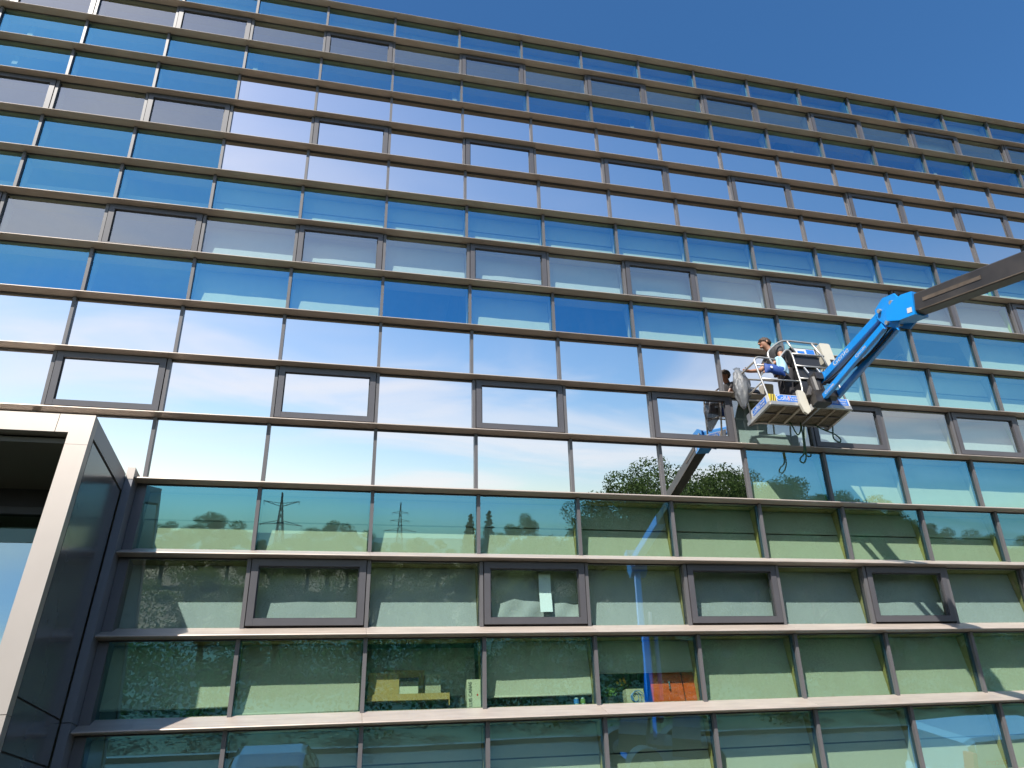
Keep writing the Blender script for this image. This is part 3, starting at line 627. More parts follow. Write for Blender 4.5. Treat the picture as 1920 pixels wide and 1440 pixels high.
toe(MB().box(X0-.012, X0, Y0, Y1+.1, ZF+.035, ZF+.175)); toe(MB().box(X1, X1+.012, Y0, Y1+.1, ZF+.035, ZF+.175)); toe(MB().box(X0+.1, X1-.1, Y1, Y1+.012, ZF+.035, ZF+.175))
lp(MB().box(X0-.004, X0+.115, Y0-.018, Y0-.0125, ZF+.03, ZF+.17), 'hazard_plate', 'stripe_yellow', bask)
hz = MB()
for i in range(3): hz.add([(X0+.004+.04*i-.02*(i == 0)*0, Y0-.0195, ZF+.032), (X0+.020+.04*i, Y0-.0195, ZF+.032), (min(X0+.113, X0+.055+.04*i), Y0-.0195, ZF+.168), (min(X0+.108, X0+.039+.04*i), Y0-.0195, ZF+.168)], [(0, 1, 2, 3)])
lp(hz, 'hazard_stripe', 'ink', bask)
def rental_decal(cx, w_, side=None):
    # blue panel with white firm name, orange dash, smaller second line block
    if side is None:
        y = Y0-.0135; lp(MB().box(cx-w_/2, cx+w_/2, y-.002, y, ZF+.045, ZF+.165), 'decal', 'decal_blue', bask)
        r_ = (R(90), 0, 0); y -= .0035
        text_obj('Collé', w_*.30, 'decal_white', bask, (cx-w_*.24, y, ZF+.105), r_, width=.85); text_obj('Rental', w_*.14, 'decal_white', bask, (cx+w_*.25, y, ZF+.125), r_); text_obj('& Sales', w_*.12, 'decal_white', bask, (cx+w_*.25, y, ZF+.078), r_)
        lp(MB().box(cx+w_*.015, cx+w_*.045, y-.001, y+.001, ZF+.075, ZF+.145), 'decal_dash', 'decal_orange', bask)
    else:
        x = X0-.0135; w_ = .42; cy = -.72
        lp(MB().box(x-.002, x, cy-w_/2, cy+w_/2, ZF+.045, ZF+.165), 'decal', 'decal_blue', bask)
        for tx, sz, u, zc in (('Collé', .12, .10, .105), ('Rental', .055, -.11, .125), ('& Sales', .045, -.11, .078)):
            text_obj(tx, sz, 'decal_white', bask, (x-.0045, cy+u, ZF+zc), (R(90), 0, R(-90)))
rental_decal(4.91, .42); rental_decal(5.80, .40); rental_decal(0, 0, 'left')
def smooth_path(p, n=4):
    p = [Vector(a) for a in p]; o = []
    for i in range(len(p)-1):
        p0, p1, p2, p3 = p[max(i-1, 0)], p[i], p[i+1], p[min(i+2, len(p)-1)]
        for k in range(n):
            t = k/n; o.append(0.5*((2*p1)+(-p0+p2)*t+(2*p0-5*p1+4*p2-p3)*t*t+(-p0+3*p1-3*p2+p3)*t**3))
    o.append(p[-1]); return o
def rail(pts, r=.017, n=4): return lp(MB().tube(smooth_path(pts, n) if n > 1 else pts, r, 8), 'rail', 'galv', bask, True)
rail([(4.585, -.985, 7.23), (4.555, -.985, 7.6), (4.525, -.985, 7.98), (4.55, -.985, 8.07), (4.63, -.985, 8.11), (4.80, -.985, 8.10), (4.97, -.985, 8.09), (5.08, -.985, 8.20), (5.19, -.985, 8.305), (5.26, -.985, 8.29), (5.285, -.985, 8.18), (5.275, -.985, 7.95), (5.26, -.985, 7.6), (5.22, -.985, 7.40), (5.19, -.985, 7.23)])
rail([(4.87, -.985, 7.97), (4.82, -.985, 8.10), (4.83, -.985, 8.22), (4.93, -.985, 8.33), (5.10, -.985, 8.46), (5.25, -.985, 8.51), (5.5, -.985, 8.51), (5.86, -.985, 8.50)])
rail([(5.27, -.985, 8.505), (5.36, -.985, 8.27)], .017, 1); rail([(5.74, -.985, 8.50), (5.86, -.985, 8.25), (5.90, -.985, 8.0)], .017, 1)
for z, xa, xb in ((8.245, 5.28, 5.90), (8.00, 5.27, 5.86), (7.745, 5.26, 5.74)): rail([(xa, -.985, z), (xb, -.985, z)], .016, 1)
rail([(4.54, -.985, 7.95), (4.98, -.985, 7.95)], .015, 1); rail([(4.56, -.985, 7.68), (5.26, -.985, 7.68)], .015, 1)
rail([(4.53, -.985, 8.02), (4.50, -.72, 8.02), (4.49, -.50, 8.02), (4.55, -.43, 8.04), (4.9, -.43, 8.05), (5.5, -.43, 8.05), (5.95, -.43, 8.05), (6.02, -.5, 8.03), (6.0, -.75, 8.02), (5.98, -.985, 8.0)])
rail([(4.55, -.985, 7.62), (4.53, -.45, 7.62), (4.6, -.43, 7.62), (5.95, -.43, 7.62)], .014, 1)
for x, y in ((4.56, -.45), (5.3, -.43), (5.98, -.45)): rail([(x, y, 7.22), (x, y, 8.04)], .016, 1)
rail([(6.02, -.985, 7.23), (5.99, -.985, 7.6), (5.96, -.985, 8.0)], .017, 1)
# mount bracket under the console
lp(MB().prism_dir([(5.07, 7.44), (5.17, 7.44), (5.20, 7.38), (5.205, 7.06), (5.13, 7.0), (5.08, 7.04), (5.05, 7.20)], (1, 0, 0), (0, 0, 1), (0, 1, 0), (0, 0, 0), -1.075, -1.03), 'mount_bracket', 'cream_paint', bask)
lp(MB().beam((5.20, -1.04, 7.10), (5.42, -1.10, 7.28), .06, .08), 'mount_arm', 'galv', bask)
# control console
cons = MB().prism_dir([(-.955, 8.03), (-.72, 8.03), (-.70, 8.36), (-.78, 8.43), (-.955, 8.40)], (0, 1, 0), (0, 0, 1), (1, 0, 0), (0, 0, 0), 5.32, 5.80)
lp(cons, 'control_console', 'dark_plastic', bask)
nrm = Vector((0, -.6, .8)); 
lp(MB().box(5.36, 5.77, -.960, -.956, 8.275, 8.385), 'console_decal', 'decal_white', bask)
lp(MB().box(5.43, 5.56, -.963, -.961, 8.29, 8.335), 'console_decal', 'decal_blue', bask); lp(MB().box(5.60, 5.755, -.963, -.961, 8.285, 8.375), 'console_decal', 'decal_blue', bask)
lp(MB().box(5.31, 5.74, -.95, -.70, 7.76, 7.97), 'battery_box', 'dark_plastic', bask); lp(MB().box(5.29, 5.70, -.97, -.75, 7.42, 7.70), 'foot_guard', 'dark_plastic', bask)
for x in (5.44, 5.68): lp(MB().beam((x-.02, -.992, 7.97), (x+.03, -.992, 7.86), .02, .02), 'hook', 'decal_white', bask)
for x in (5.40, 5.55, 5.66): lp(MB().tube([(x, -.86, 8.36), (x+.01, -.87, 8.43)], .012, 8), 'joystick', 'rubber', bask)

# things carried in the basket
wbx = empty('white_unit', (6.03, -.86, 7.95)); wbx.scale = (.9, .9, .80); MB().prism_dir([(-.10, 0), (.10, 0), (.115, .02), (.115, .73), (.09, .76), (-.09, .76), (-.115, .73), (-.115, .02)], (1, 0, 0), (0, 0, 1), (0, 1, 0), (0, 0, 0), -.10, .10).build('housing', 'cream_paint', wbx)
MB().box(-.005, .075, -.107, -.101, .18, .33).build('vent_panel', 'boom_black', wbx); tag(wbx, 'tall cream plastic unit standing at the right end of the basket', 'equipment')
# plastic bag
rs = random.Random(3); mb = MB(); vs = []; nr, na = 14, 28
prof = [(0.0, .02), (.06, .05), (.16, .09), (.26, .12), (.36, .135), (.45, .14), (.53, .13), (.60, .115), (.66, .10), (.71, .085), (.74, .06), (.76, .035), (.78, .045), (.80, .055)]
for j, (z, q) in enumerate(prof):
    for i in range(na):
        a = 2*math.pi*i/na; wq = q*(1+.16*math.sin(a*5+z*7)+.10*math.sin(a*9-z*15)+.05*math.sin(a*13+j))
        sk = .16*max(0, .45-abs(z-.36)); vs.append((wq*math.cos(a)+sk*(.6 if z < .5 else 1.0)-.06+.1*z, wq*.75*math.sin(a), z))
fs = [(j*na+i, j*na+(i+1) % na, (j+1)*na+(i+1) % na, (j+1)*na+i) for j in range(nr-1) for i in range(na)]+[tuple(range(na-1, -1, -1))]
mb.add(vs, fs); tag(mb.build('plastic_bag', 'bag_plastic', None, (4.44, -.55, 7.36), True), 'crumpled grey plastic refuse bag tied to the left rail of the basket', 'bag')
# hoses and cable
def hose(pts, label, r=.012): tag(MB().tube(smooth_path(pts, 5), r, 7).build('cable', 'hose_green', None, (0, 0, 0), True), label, 'cable')
hose([(5.20, -.5, 7.19), (5.235, -.5, 7.10), (5.25, -.5, 7.02), (5.28, -.5, 6.955), (5.33, -.5, 6.99), (5.38, -.5, 7.08), (5.41, -.5, 7.19)], 'short green cable loop hanging under the middle of the basket')
hose([(5.72, -.45, 7.19), (5.77, -.45, 7.15), (5.90, -.45, 7.09), (6.04, -.45, 7.03), (6.11, -.45, 6.95), (6.09, -.45, 6.89), (6.03, -.45, 6.90), (5.985, -.45, 6.96), (6.01, -.45, 7.06), (6.05, -.45, 7.18)], 'long looping green cable hanging under the right end of the basket')
hose([(5.47, -.42, 7.19), (5.48, -.36, 7.0), (5.46, -.29, 6.74), (5.375, -.28, 6.65), (5.345, -.28, 6.58), (5.41, -.28, 6.56), (5.475, -.28, 6.66), (5.50, -.30, 6.78), (5.50, -.36, 7.0), (5.52, -.42, 7.19)], 'dark cable loop hanging lowest, in front of the blue pane')

# ------------------------------------------------------------------ the person
def skin(name, joints, edges, mat, parent, sub=2, loc=(0, 0, 0)):
    names = list(joints); me = bpy.data.meshes.new(name)
    me.from_pydata([joints[n][0] for n in names], [(names.index(a), names.index(b)) for a, b in edges], [])
    o = place(name, me, parent, loc); md = o.modifiers.new('skin', 'SKIN'); md.use_smooth_shade = True
    for i, n in enumerate(names):
        sv = me.skin_vertices[0].data[i]; rr_ = joints[n][1]; sv.radius = rr_ if isinstance(rr_, tuple) else (rr_, rr_); sv.use_root = (i == 0)
    sb = o.modifiers.new('sub', 'SUBSURF'); sb.levels = sub; sb.render_levels = sub; me.materials.append(MATS[mat]); return o
PX, PY, PZ = 5.16, -.70, 7.232
man = empty('person', (PX, PY, PZ)); tag(man, 'person in dark t-shirt and dark trousers leaning left in the lift basket', 'person')
J = {'pelvis': ((.10, 0, .80), (.135, .105)), 'waist': ((.07, 0, .95), (.13, .10)), 'chest': ((.0, 0, 1.12), (.155, .115)), 'neck0': ((-.055, 0, 1.25), .065), 'neck1': ((-.085, 0, 1.31), .055), 'head0': ((-.12, 0, 1.36), (.07, .075)), 'head1': ((-.125, 0, 1.42), (.078, .095)), 'head2': ((-.115, 0, 1.475), (.06, .075)),
     'shn': ((-.01, -.17, 1.20), .068), 'eln': ((-.06, -.24, .95), .045), 'wrn': ((-.34, -.17, .74), .03), 'han': ((-.41, -.14, .69), (.036, .02)),
     'shf': ((-.01, .17, 1.20), .068), 'elf': ((-.16, .23, 1.00), .045), 'wrf': ((-.40, .22, .95), .03), 'haf': ((-.48, .21, .95), (.036, .02)),
     'hpn': ((.10, -.09, .74), .09), 'knn': ((-.02, -.11, .41), .062), 'ann': ((.10, -.11, .07), .042), 'ton': ((-.07, -.12, .035), .04),
     'hpf': ((.10, .09, .74), .09), 'knf': ((.04, .11, .41), .062), 'anf': ((.14, .11, .07), .042), 'tof': ((-.03, .12, .035), .04)}
ED = [('pelvis', 'waist'), ('waist', 'chest'), ('chest', 'neck0'), ('neck0', 'neck1'), ('neck1', 'head0'), ('head0', 'head1'), ('head1', 'head2'), ('chest', 'shn'), ('shn', 'eln'), ('eln', 'wrn'), ('wrn', 'han'), ('chest', 'shf'), ('shf', 'elf'), ('elf', 'wrf'), ('wrf', 'haf'), ('pelvis', 'hpn'), ('hpn', 'knn'), ('knn', 'ann'), ('ann', 'ton'), ('pelvis', 'hpf'), ('hpf', 'knf'), ('knf', 'anf'), ('anf', 'tof')]
# fingers grow from each hand
for hname, side in (('han', -1), ('haf', 1)):
    hx, hy, hz_ = J[hname][0]
    for i, l in enumerate((.05, .058, .054, .044)):
        dz = .024-.016*i
        J[f'{hname}{i}a'] = ((hx-.028, hy-.004*side, hz_+dz), .010); J[f'{hname}{i}b'] = ((hx-.028-l*.55, hy-.012*side, hz_+dz-.008), .009); J[f'{hname}{i}c'] = ((hx-.03-l*.85, hy-.03*side, hz_+dz-.03), .008)
        ED += [(hname, f'{hname}{i}a'), (f'{hname}{i}a', f'{hname}{i}b'), (f'{hname}{i}b', f'{hname}{i}c')]
    J[f'{hname}ta'] = ((hx+.005, hy-.02*side, hz_+.038), .011); J[f'{hname}tb'] = ((hx-.03, hy-.035*side, hz_+.045), .009); ED += [(hname, f'{hname}ta'), (f'{hname}ta', f'{hname}tb')]
skin('body', J, ED, 'skin', man)
SH = {k: (J[k][0], tuple(a+.016 for a in (J[k][1] if isinstance(J[k][1], tuple) else (J[k][1],)*2))) for k in ('waist', 'chest', 'neck0', 'shn', 'shf')}
SH['hem'] = ((.095, 0, .84), (.155, .128)); SH['eln'] = ((-.043, -.217, 1.03), (.066, .066)); SH['elf'] = ((-.11, .21, 1.07), (.066, .066))
skin('t_shirt', SH, [('hem', 'waist'), ('waist', 'chest'), ('chest', 'neck0'), ('chest', 'shn'), ('shn', 'eln'), ('chest', 'shf'), ('shf', 'elf')], 'shirt', man)
TR = {'pelvis': ((.10, 0, .80), (.150, .120)), 'wst': ((.085, 0, .89), (.145, .115)), 'hpn': (J['hpn'][0], .105), 'knn': (J['knn'][0], .08), 'ann': ((.095, -.11, .10), .066), 'hpf': (J['hpf'][0], .105), 'knf': (J['knf'][0], .08), 'anf': ((.135, .11, .10), .066)}
skin('trousers', TR, [('pelvis', 'wst'), ('pelvis', 'hpn'), ('hpn', 'knn'), ('knn', 'ann'), ('pelvis', 'hpf'), ('hpf', 'knf'), ('knf', 'anf')], 'trousers', man)
for y, ax in ((-.11, .10), (.11, .14)):
    skin('shoe', {'a': ((ax+.04, y, .05), .05), 'b': ((ax-.07, y, .045), .048), 'c': ((ax-.17, y, .035), .036)}, [('a', 'b'), ('b', 'c')], 'rubber', man)
# face: nose, ears, eyes, mouth; hair cap
def blob(name, c, s, mat, parent, n=10):
    mb = MB(); vs = [(c[0]+s[0]*math.sin(math.pi*j/n)*math.cos(2*math.pi*i/(2*n)), c[1]+s[1]*math.sin(math.pi*j/n)*math.sin(2*math.pi*i/(2*n)), c[2]+s[2]*math.cos(math.pi*j/n)) for j in range(n+1) for i in range(2*n)]
    fs = [(j*2*n+i, (j+1)*2*n+i, (j+1)*2*n+(i+1) % (2*n), j*2*n+(i+1) % (2*n)) for j in range(n) for i in range(2*n)]
    mb.add(vs, fs); return mb.build(name, mat, parent, (0, 0, 0), True)
blob('nose', (-.222, 0, 1.395), (.022, .012, .018), 'skin', man); blob('chin', (-.195, 0, 1.325), (.03, .035, .025), 'skin', man)
for sy in (-1, 1): blob('ear', (-.115, sy*.083, 1.405), (.018, .012, .030), 'skin', man); blob('eye', (-.203, sy*.032, 1.425), (.010, .012, .007), 'ink', man); blob('eyebrow', (-.204, sy*.034, 1.442), (.010, .018, .005), 'hair', man)
blob('mouth', (-.206, 0, 1.355), (.008, .024, .005), 'lamp_red', man)
hr = MB(); n = 12; vs = []
for j in range(n+1):
    for i in range(2*n):
        th = math.pi*.62*j/n; a = 2*math.pi*i/(2*n); back = (1+math.cos(a))/2
        th2 = th*(.72+.55*back); rr_ = 1+.05*math.sin(a*7+j*2.1)+.04*math.sin(j*3+a*3)
        vs.append((-.105+.112*rr_*math.sin(th2)*math.cos(a), .094*rr_*math.sin(th2)*math.sin(a), 1.425+.098*rr_*math.cos(th2)))
fs = [(j*2*n+i, (j+1)*2*n+i, (j+1)*2*n+(i+1) % (2*n), j*2*n+(i+1) % (2*n)) for j in range(n) for i in range(2*n)]
hr.add(vs, fs); hr.build('hair', 'hair', man, (0, 0, 0), True)
# scraper in the near hand, pouch and cloth on the rail
e = empty('scraper', (4.70, -.83, 7.89)); MB().tube([(0, 0, 0), (.10, .0, .06)], .012, 8).build('handle', 'rubber', e); MB().box(-.012, .004, -.06, .06, -.03, .01).build('blade', 'chrome', e); tag(e, 'small scraper held in the near hand of the person in the basket', 'scraper')
mb = MB(); vs = []; nx2, nz2 = 16, 8
for sgn in (-1, 1):
    for j in range(nz2+1):
        for i in range(nx2+1):
            u, v = i/nx2, j/nz2; bul = math.sin(math.pi*u)**.5*math.sin(math.pi*v)**.5
            vs.append((4.63+.36*u+.02*v, -1.03+sgn*(.006+.05*bul)+.008*math.sin(u*14+v*5), 7.775+.175*v-.03*u+.012*math.sin(u*6)))
m_ = (nx2+1)*(nz2+1)
fs = [(s*m_+j*(nx2+1)+i, s*m_+j*(nx2+1)+i+1, s*m_+(j+1)*(nx2+1)+i+1, s*m_+(j+1)*(nx2+1)+i) for s in (0, 1) for j in range(nz2) for i in range(nx2)]
e = empty('tool_pouch', (4.8, -1.03, 7.78)); mb.add([(a-4.8, b+1.03, c-7.78) for a, b, c in vs], fs); mb.build('bag_body', 'pouch_blue', e, (0, 0, 0), True)
pb = MB(); pb.prism_dir([(.025*math.cos(i*.524), .025*math.sin(i*.524)) for i in range(12)], (1, 0, 0), (0, 0, 1), (0, -1, 0), (-.075, -.062, .07), 0, .004); pb.build('badge', 'decal_white', e)
MB().tube(smooth_path([(-.12, 0, .15), (-.1, .04, .19), (.1, .04, .18), (.14, 0, .14)], 4), .008, 6).build('strap', 'rubber', e); tag(e, 'blue tool pouch with round white badge hung on the near basket rail', 'pouch')
mb = MB(); vs = []
for j in range(13):
    for i in range(11):
        u, v = i/10, j/12; wv = .11+.07*math.sin(v*2.4)
        vs.append((4.97+(u-.5)*2*wv*.62+.06*v*(1-v)*2, -1.015-.035*math.sin(u*3.14)-.012*math.sin(u*9+v*4), 8.10-.31*v+.02*math.sin(u*3)))
mb.add(vs, [(j*11+i, (j+1)*11+i, (j+1)*11+i+1, j*11+i+1) for j in range(12) for i in range(10)])
tw = mb.build('towel', 'cloth_lightblue', None, (0, 0, 0), True); tw.modifiers.new('thick', 'SOLIDIFY').thickness = .012; tag(tw, 'pale blue cloth draped over the near basket rail by the pouch', 'cloth')

# ------------------------------------------------------------------ vehicles in front of the building (seen in the panes)
def car(root, st, roof, glassm, paint, L):
    # st: stations (x, z_low, z_belt, z_top, half_belt, half_top); body below belt, greenhouse above
    lo = MB(); vs = []
    for x, zl, zb, zt, hb, ht in st:
        vs += [(x, -hb*.9, zl), (x, -hb, zl+.22), (x, -hb*.985, zb-.06), (x, -hb*.93, zb), (x, hb*.93, zb), (x, hb*.985, zb-.06), (x, hb, zl+.22), (x, hb*.9, zl)]
    n = 8; fs = [(s*n+i, s*n+(i+1) % n, (s+1)*n+(i+1) % n, (s+1)*n+i) for s in range(len(st)-1) for i in range(n)] + [tuple(range(n)), tuple((len(st)-1)*n+i for i in range(n-1, -1, -1))]
    lo.add(vs, fs); lo.build('body', paint, root, (0, 0, 0), False)
    gh = MB(); vs = []; G = [s for s in st if s[3] > s[2]+.01]
    for x, zl, zb, zt, hb, ht in G: vs += [(x, -hb*.925, zb), (x, -ht, zt-.05), (x, -ht*.86, zt), (x, ht*.86, zt), (x, ht, zt-.05), (x, hb*.925, zb)]
    n = 6
    for s in range(len(G)-1):
        for i in range(n-1):
            mi = 1 if (i in (1, 2, 3) and s in roof) else 0
            gh.add([], [], 0); gh.f.append((s*n+i, (s+1)*n+i, (s+1)*n+i+1, s*n+i+1)); gh.m.append(mi)
    gh.f += [tuple(range(n)), tuple((len(G)-1)*n+i for i in range(n-1, -1, -1))]; gh.m += [0, 0]; gh.v = vs
    gh.build('greenhouse', [glassm, paint], root, (0, 0, 0), False)
    # pillars
    for s in range(1, len(G)-1):
        for sy in (-1, 1):
            x, zl, zb, zt, hb, ht = G[s]; MB().beam((x, sy*hb*.935, zb-.01), (x, sy*ht*1.01, zt-.04), .07, .02, up=(0, 1, 0)).build('pillar', paint, root)
    for x in (-L*.31, L*.31):
        for sy in (-1, 1):
            w_ = MB().tube([(x, sy*.70, .31), (x, sy*.88, .31)], .31, 20).build('wheel', 'rubber', root); MB().tube([(x, sy*.86, .31), (x, sy*.89, .31)], .19, 14).build('rim', 'chrome', w_)
    for sy in (-1, 1):
        MB().box(-.02+G[0][0]+.25, .14+G[0][0]+.25, sy*.86, sy*1.02, G[0][2]+.02, G[0][2]+.16).build('mirror', paint, root)
        MB().box(st[0][0]-.015, st[0][0]+.05, sy*.42, sy*.75, .62, .74).build('headlight', 'chrome', root); MB().box(st[-1][0]-.05, st[-1][0]+.015, sy*.5, sy*.78, .7, .85).build('tail_light', 'lamp_red', root)
HB = [(-2.05, .32, .62, .62, .70, .6), (-1.85, .22, .78, .78, .82, .6), (-1.1, .2, .92, .92, .86, .6), (-.95, .2, .95, .97, .87, .78), (-.2, .2, .97, 1.44, .88, .60), (.4, .2, .98, 1.50, .88, .62), (1.1, .2, 1.0, 1.46, .88, .62), (1.75, .22, 1.02, 1.30, .86, .60), (2.0, .25, 1.0, 1.02, .82, .6), (2.08, .35, .7, .7, .76, .6)]
c1 = empty('parked_car', (-2.92, -5.2, gz(-5.7)+.006)); c1.rotation_euler.z = R(-90); car(c1, HB, (1, 2, 3), 'car_glass', 'car_dark', 4.1); tag(c1, 'dark parked car nosed towards the facade, mirrored in the lowest pane', 'car')
c2 = empty('parked_car', (8.7, -2.45, gz(-2.45)+.006)); c2.rotation_euler.z = R(4); c2.scale = (.95, .95, .95); car(c2, HB, (1, 2, 3), 'car_glass', 'car_white', 4.1); tag(c2, 'white parked hatchback beside the facade, mirrored in front of the van', 'car')
VB = [(-2.2, .3, .9, .9, .80, .6), (-2.12, .25, 1.05, 1.72, .88, .70), (-2.0, .22, 1.1, 1.82, .90, .78), (-.6, .22, 1.1, 1.86, .90, .79), (.75, .22, 1.1, 1.84, .90, .78), (1.35, .22, 1.08, 1.45, .88, .72), (1.62, .24, 1.02, 1.04, .86, .7), (2.1, .3, .85, .85, .80, .6), (2.2, .4, .7, .7, .74, .6)]
vn = empty('delivery_van', (12.15, -4.1, gz(-4.1)+.006)); vn.rotation_euler.z = R(-3)
car(vn, VB, (0, 1, 2, 3), 'car_white', 'car_white', 4.4); tag(vn, 'white delivery van with company lettering on its panel side', 'van')
MB().box(-.55, .62, .876, .884, 1.14, 1.60).build('side_window', 'car_glass', vn) if False else MB().box(.30, 1.05, .868, .874, 1.14, 1.55).build('side_window', 'car_glass', vn)
text_obj('Facilicom', .17, 'sign_red', vn, (-1.52, .845, 1.42), (R(90-9.5), 0, R(180)), width=1.1)
mb = MB()
for a in range(0, 180, 45): mb.beam((-.93-.06*math.cos(R(a)), .848, 1.41-.06*math.sin(R(a))), (-.93+.06*math.cos(R(a)), .848, 1.41+.06*math.sin(R(a))), .012, .012)
mb.build('logo', 'sign_red', vn); MB().box(-2.20, -2.10, .66, .875, .98, 1.60).build('tail_light', 'sign_red', vn)
for z in (1.09, .6): MB().box(-2.0, 1.3, .897, .905, z-.008, z+.008).build('body_seam', 'dark_plastic', vn)

# ------------------------------------------------------------------ trees, undergrowth and pylons across the car park
def leaf_cloud(mb, centres, nper, size, rs, flat=.75):
    C_ = np.array([c[:3] for c in centres]); Q = np.array([c[3] for c in centres]); n = nper*len(centres)
    idx = np.repeat(np.arange(len(centres)), nper)
    v = rs.normal(size=(n, 3)); v /= np.linalg.norm(v, axis=1)[:, None]; rad = rs.uniform(.45, 1.06, n)**.8
    P = C_[idx] + v*(Q[idx]*rad)[:, None]*np.array([1, 1, flat])
    a = rs.normal(size=(n, 3)); a /= np.linalg.norm(a, axis=1)[:, None]; b = np.cross(a, v+rs.normal(size=(n, 3))*.4); b /= np.linalg.norm(b, axis=1)[:, None]+1e-9
    s = size*rs.uniform(.6, 1.4, n)[:, None]
    V = np.stack([P-a*s, P+b*s*.6, P+a*s, P-b*s*.6], 1).reshape(-1, 3)
    o = len(mb.v); mb.v += [tuple(x) for x in V]; mb.f += [(o+4*i, o+4*i+1, o+4*i+2, o+4*i+3) for i in range(n)]; mb.m += [0]*n
def broad_tree(seed, H, spread, mat, nper=720, size=.068):
    rs = np.random.RandomState(seed); tr = MB(); cr = MB(); top = H*.55
    tr.tube([(0, 0, -.3), (.05, .03, H*.2), (-.05, .05, H*.4), (0, 0, top)], .2, 9, rs=[.30, .24, .19, .10]); cs = []
    for i in range(9):
        a = i*2.4+rs.uniform(-.3, .3); z0 = H*rs.uniform(.18, .5); l = spread*rs.uniform(.6, .95); e = Vector((math.cos(a)*l, math.sin(a)*l, z0+H*rs.uniform(.12, .34)))
        m1 = Vector((0, 0, z0)).lerp(e, .5)+Vector((0, 0, .25)); tr.tube([(0, 0, z0), m1, e], .07, 6, rs=[.10, .065, .02])
        for k in range(3): cs.append((*(e+Vector(rs.normal(size=3)*spread*.20)), spread*rs.uniform(.22, .36)))
    for i in range(16):
        a = rs.uniform(0, 6.28); zf = rs.uniform(.0, 1); q = spread*math.sqrt(max(.05, 1-abs(zf-.35)**1.5*1.3))*rs.uniform(.3, .85)
        cs.append((math.cos(a)*q, math.sin(a)*q, H*(.30+.62*zf), spread*rs.uniform(.20, .34)))
    cs.append((0, 0, H*.93, spread*.25))
    leaf_cloud(cr, cs, nper, size, rs); return tr.mesh('trunk', ['bark']), cr.mesh('crown', [mat])
def conifer(seed, H, mat):
    rs = np.random.RandomState(seed); tr = MB(); tr.tube([(0, 0, -.3), (0, 0, H*.95)], .15, 8, rs=[.22, .03]); cr = MB(); cs = []
    for i in range(60):
        z = H*(.12+.86*i/60); q = (1-i/60)*H*.17+.12; a = i*2.4; cs.append((math.cos(a)*q*.6, math.sin(a)*q*.6, z, q*.5+.1))
    leaf_cloud(cr, cs, 130, .065, rs, .6); return tr.mesh('trunk', ['bark']), cr.mesh('crown', [mat])
TM = {'a': broad_tree(11, 10.0, 3.4, 'leaf_a'), 'b': broad_tree(12, 10.0, 3.9, 'leaf_b'), 'c': broad_tree(13, 10.0, 2.9, 'leaf_b'), 'd': broad_tree(14, 10, 3.6, 'leaf_a'), 'e': conifer(15, 10.0, 'leaf_c'), 'f': broad_tree(16, 10.0, 4.6, 'leaf_b', 950, .068)}
def tree(kind, x, y, h, label, group=None, sxy=1.0, rz=None):
    e = empty('conifer' if kind == 'e' else 'tree', (x, y, gz(y)-.05)); s = h/10.0; e.scale = (s*sxy, s*sxy, s); e.rotation_euler.z = random.uniform(0, 6.28) if rz is None else rz
    place('trunk', TM[kind][0], e); place('crown', TM[kind][1], e); tag(e, label, 'tree', group)
tree('f', 19.0, -37.0, 12.4, 'broad oak-like tree mirrored beside the boom, its crown above the ledge', None, 1.05, .4)
tree('b', 15.2, -38.5, 9.3, 'shorter bushy tree left of the broad oak-like tree in the reflection')
G1 = 'line of dark trees mirrored right of the boom'; L1 = 'dark leafy tree in the mirrored line right of the boom'
for i, (x, y, h) in enumerate(((24.6, -43, 11.6), (27.5, -45, 12.2), (30.0, -46, 12.8), (33.6, -48, 13.2), (36.2, -48, 12.5), (40.2, -50, 13.1), (43.5, -51, 11.8), (46.8, -52, 12.4), (50.5, -54, 11.2), (54.0, -56, 12.4), (52.0, -50, 9.4), (57, -53, 9.2), (61, -55, 8.8), (66, -57, 8.6), (72, -60, 8.4), (77, -60, 8.5), (84, -62, 9), (92, -64, 9), (22.5, -41, 10.2))):
    tree('bcafd'[i % 5], x, y, h, L1, G1, 1.0)
tree('d', -20.3, -95, 9.8, 'dome-shaped tree mirrored at the far left of the fourth row', None, 1.35); 
G2 = 'far trees mirrored left of the pylons'; L2 = 'distant tree in the far line mirrored around the pylons'
for i, (x, y, h) in enumerate(((-24.5, -92, 8.4), (-16.5, -93, 7.4), (-28.5, -93, 8.0), (-12, -84, 6.2), (-9.5, -76, 6.0), (-5.9, -80, 7.6), (-3.6, -85, 8.6), (-1.2, -90, 7.6), (1.5, -84, 6.4), (4.0, -82, 6.3), (6.6, -80, 7.0), (9.0, -78, 6.8), (-35, -95, 8.6), (-42, -95, 9), (-50, -96, 9), (-60, -98, 9))):
    tree('abdc'[i % 4], x, y, h, L2, G2, 1.25)
tree('e', 9.9, -60, 9.3, 'left slender conifer of the pair mirrored beside the pane edge'); tree('e', 12.2, -62, 9.9, 'right slender conifer of the pair mirrored beside the pane edge'); tree('e', 10.6, -66, 8.6, 'short conifer behind the mirrored pair of slender conifers')
tree('a', 14.3, -55, 9.2, 'rounded tree with spiky top mirrored right of the conifers', None, .8); tree('c', 16.8, -56, 7.2, 'low tree between the rounded tree and the broad oak-like tree')
G3 = 'near trees of the verge mirrored in the lower rows'; L3 = 'near verge tree mirrored dark green in the lower rows'
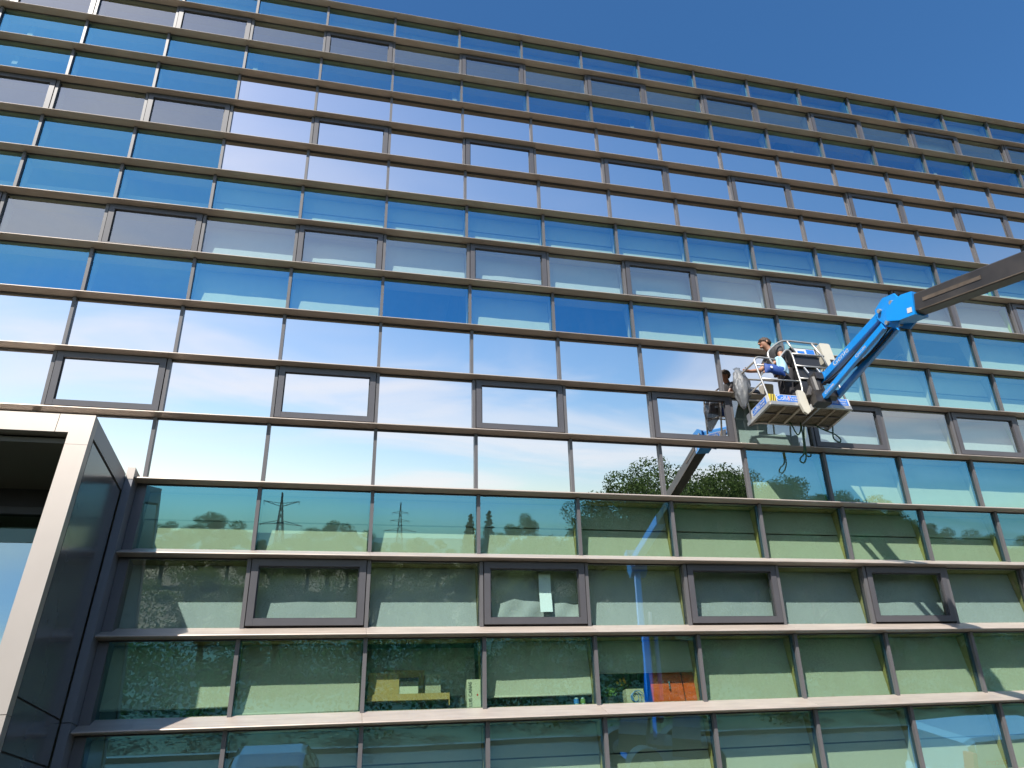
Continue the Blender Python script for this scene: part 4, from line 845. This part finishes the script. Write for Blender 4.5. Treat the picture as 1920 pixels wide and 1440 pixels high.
for i, (x, y, h) in enumerate(((-22, -24, 4.4), (-17, -26, 4.6), (-12.5, -23.5, 4.2), (-8, -27, 4.6), (-4.5, -24, 4.3), (-.5, -26, 4.5), (3.2, -24, 4.3), (7.5, -27, 4.8), (11.5, -25, 4.8), (15.5, -27, 6), (20, -26, 6.6), (25, -28, 7), (30, -29, 7.2), (36, -30, 7), (42, -30, 6.6), (49, -32, 6.2))):
    tree('bacd'[i % 4], x, y, h, L3, G3, 1.25)
# undergrowth belt
rs = np.random.RandomState(77); ug = MB(); cs = []
for i in range(800):
    x = rs.uniform(-32, 62); y = -rs.uniform(12.6, 23); cs.append((x, y, gz(y)+rs.uniform(.2, 1.7), rs.uniform(.45, .95)))
for i in range(360):
    x = rs.uniform(-60, 95); y = -rs.uniform(33, 60); cs.append((x, y, gz(y)+rs.uniform(.2, 2.6), rs.uniform(.8, 1.6)))
for i in range(520):
    x = rs.uniform(-34, 70); y = -rs.uniform(26, 33); cs.append((x, y, gz(y)+rs.uniform(.3, 3.6), rs.uniform(.7, 1.2)))
leaf_cloud(ug, cs, 170, .062, rs); cs = []
for i in range(420):
    x = rs.uniform(-75, 60); y = -rs.uniform(58, 112); cs.append((x, y, gz(y)+rs.uniform(.3, 2.6), rs.uniform(1.4, 2.4)))
leaf_cloud(ug, cs, 170, .11, rs); tag(ug.build('undergrowth', 'leaf_b'), 'dense shrubs along the verge across the car park', 'shrubs', kind='stuff')
def pylon(x, y, H, arms, label, wbase):
    z0 = gz(y); e = empty('electricity_pylon', (x, y, z0)); n = 9; lv = []
    def hw(t): return wbase*(1-t)**1.3*.5+.35*(1-t*.8)
    lg = [[(sx*hw(i/n), sy*hw(i/n), H*i/n) for i in range(n+1)] for sx, sy in ((-1, -1), (1, -1), (1, 1), (-1, 1))]
    for l in lg: MB().tube(l, .17, 5).build('leg', 'pylon_steel', e)
    br = MB()
    for i in range(n):
        for k in range(4):
            a, b = lg[k], lg[(k+1) % 4]; br.beam(a[i], b[i+1], .15, .15); br.beam(b[i], a[i+1], .15, .15); br.beam(a[i+1], b[i+1], .12, .12)
    br.build('bracing', 'pylon_steel', e)
    for zc, half, up in arms:
        am = MB()
        for sx in (-1, 1):
            for sy in (-.4, .4):
                am.beam((sx*.3, sy, zc), (sx*half, 0, zc+up), .19, .19); am.beam((sx*.3, sy, zc+.9), (sx*half, 0, zc+up), .16, .16)
            for q in (.3, .55, .8): am.beam((sx*half*q, 0, zc+up*q), (sx*half*q, 0, zc+.9*(1-q)+up*q), .07, .07)
            am.beam((sx*half, 0, zc+up), (sx*(half-.3), 0, zc+up-1.1), .12, .12)
        am.build('cross_arm', 'pylon_steel', e)
    tag(e, label, 'pylon'); return e
p = pylon(-22.0, -220, 19.0, ((14.7, 5.6, 1.6), (9.6, 6.6, -.4)), 'larger lattice pylon with two wide arms, mirrored left of centre', 2.6); p.rotation_euler.z = R(8)
p = pylon(22.0, -340, 23.0, ((17.8, 3.9, .2), (14.0, 4.4, .2), (10.0, 7.4, -.3)), 'smaller distant lattice pylon with three arms, mirrored right of the larger one', 3.0)
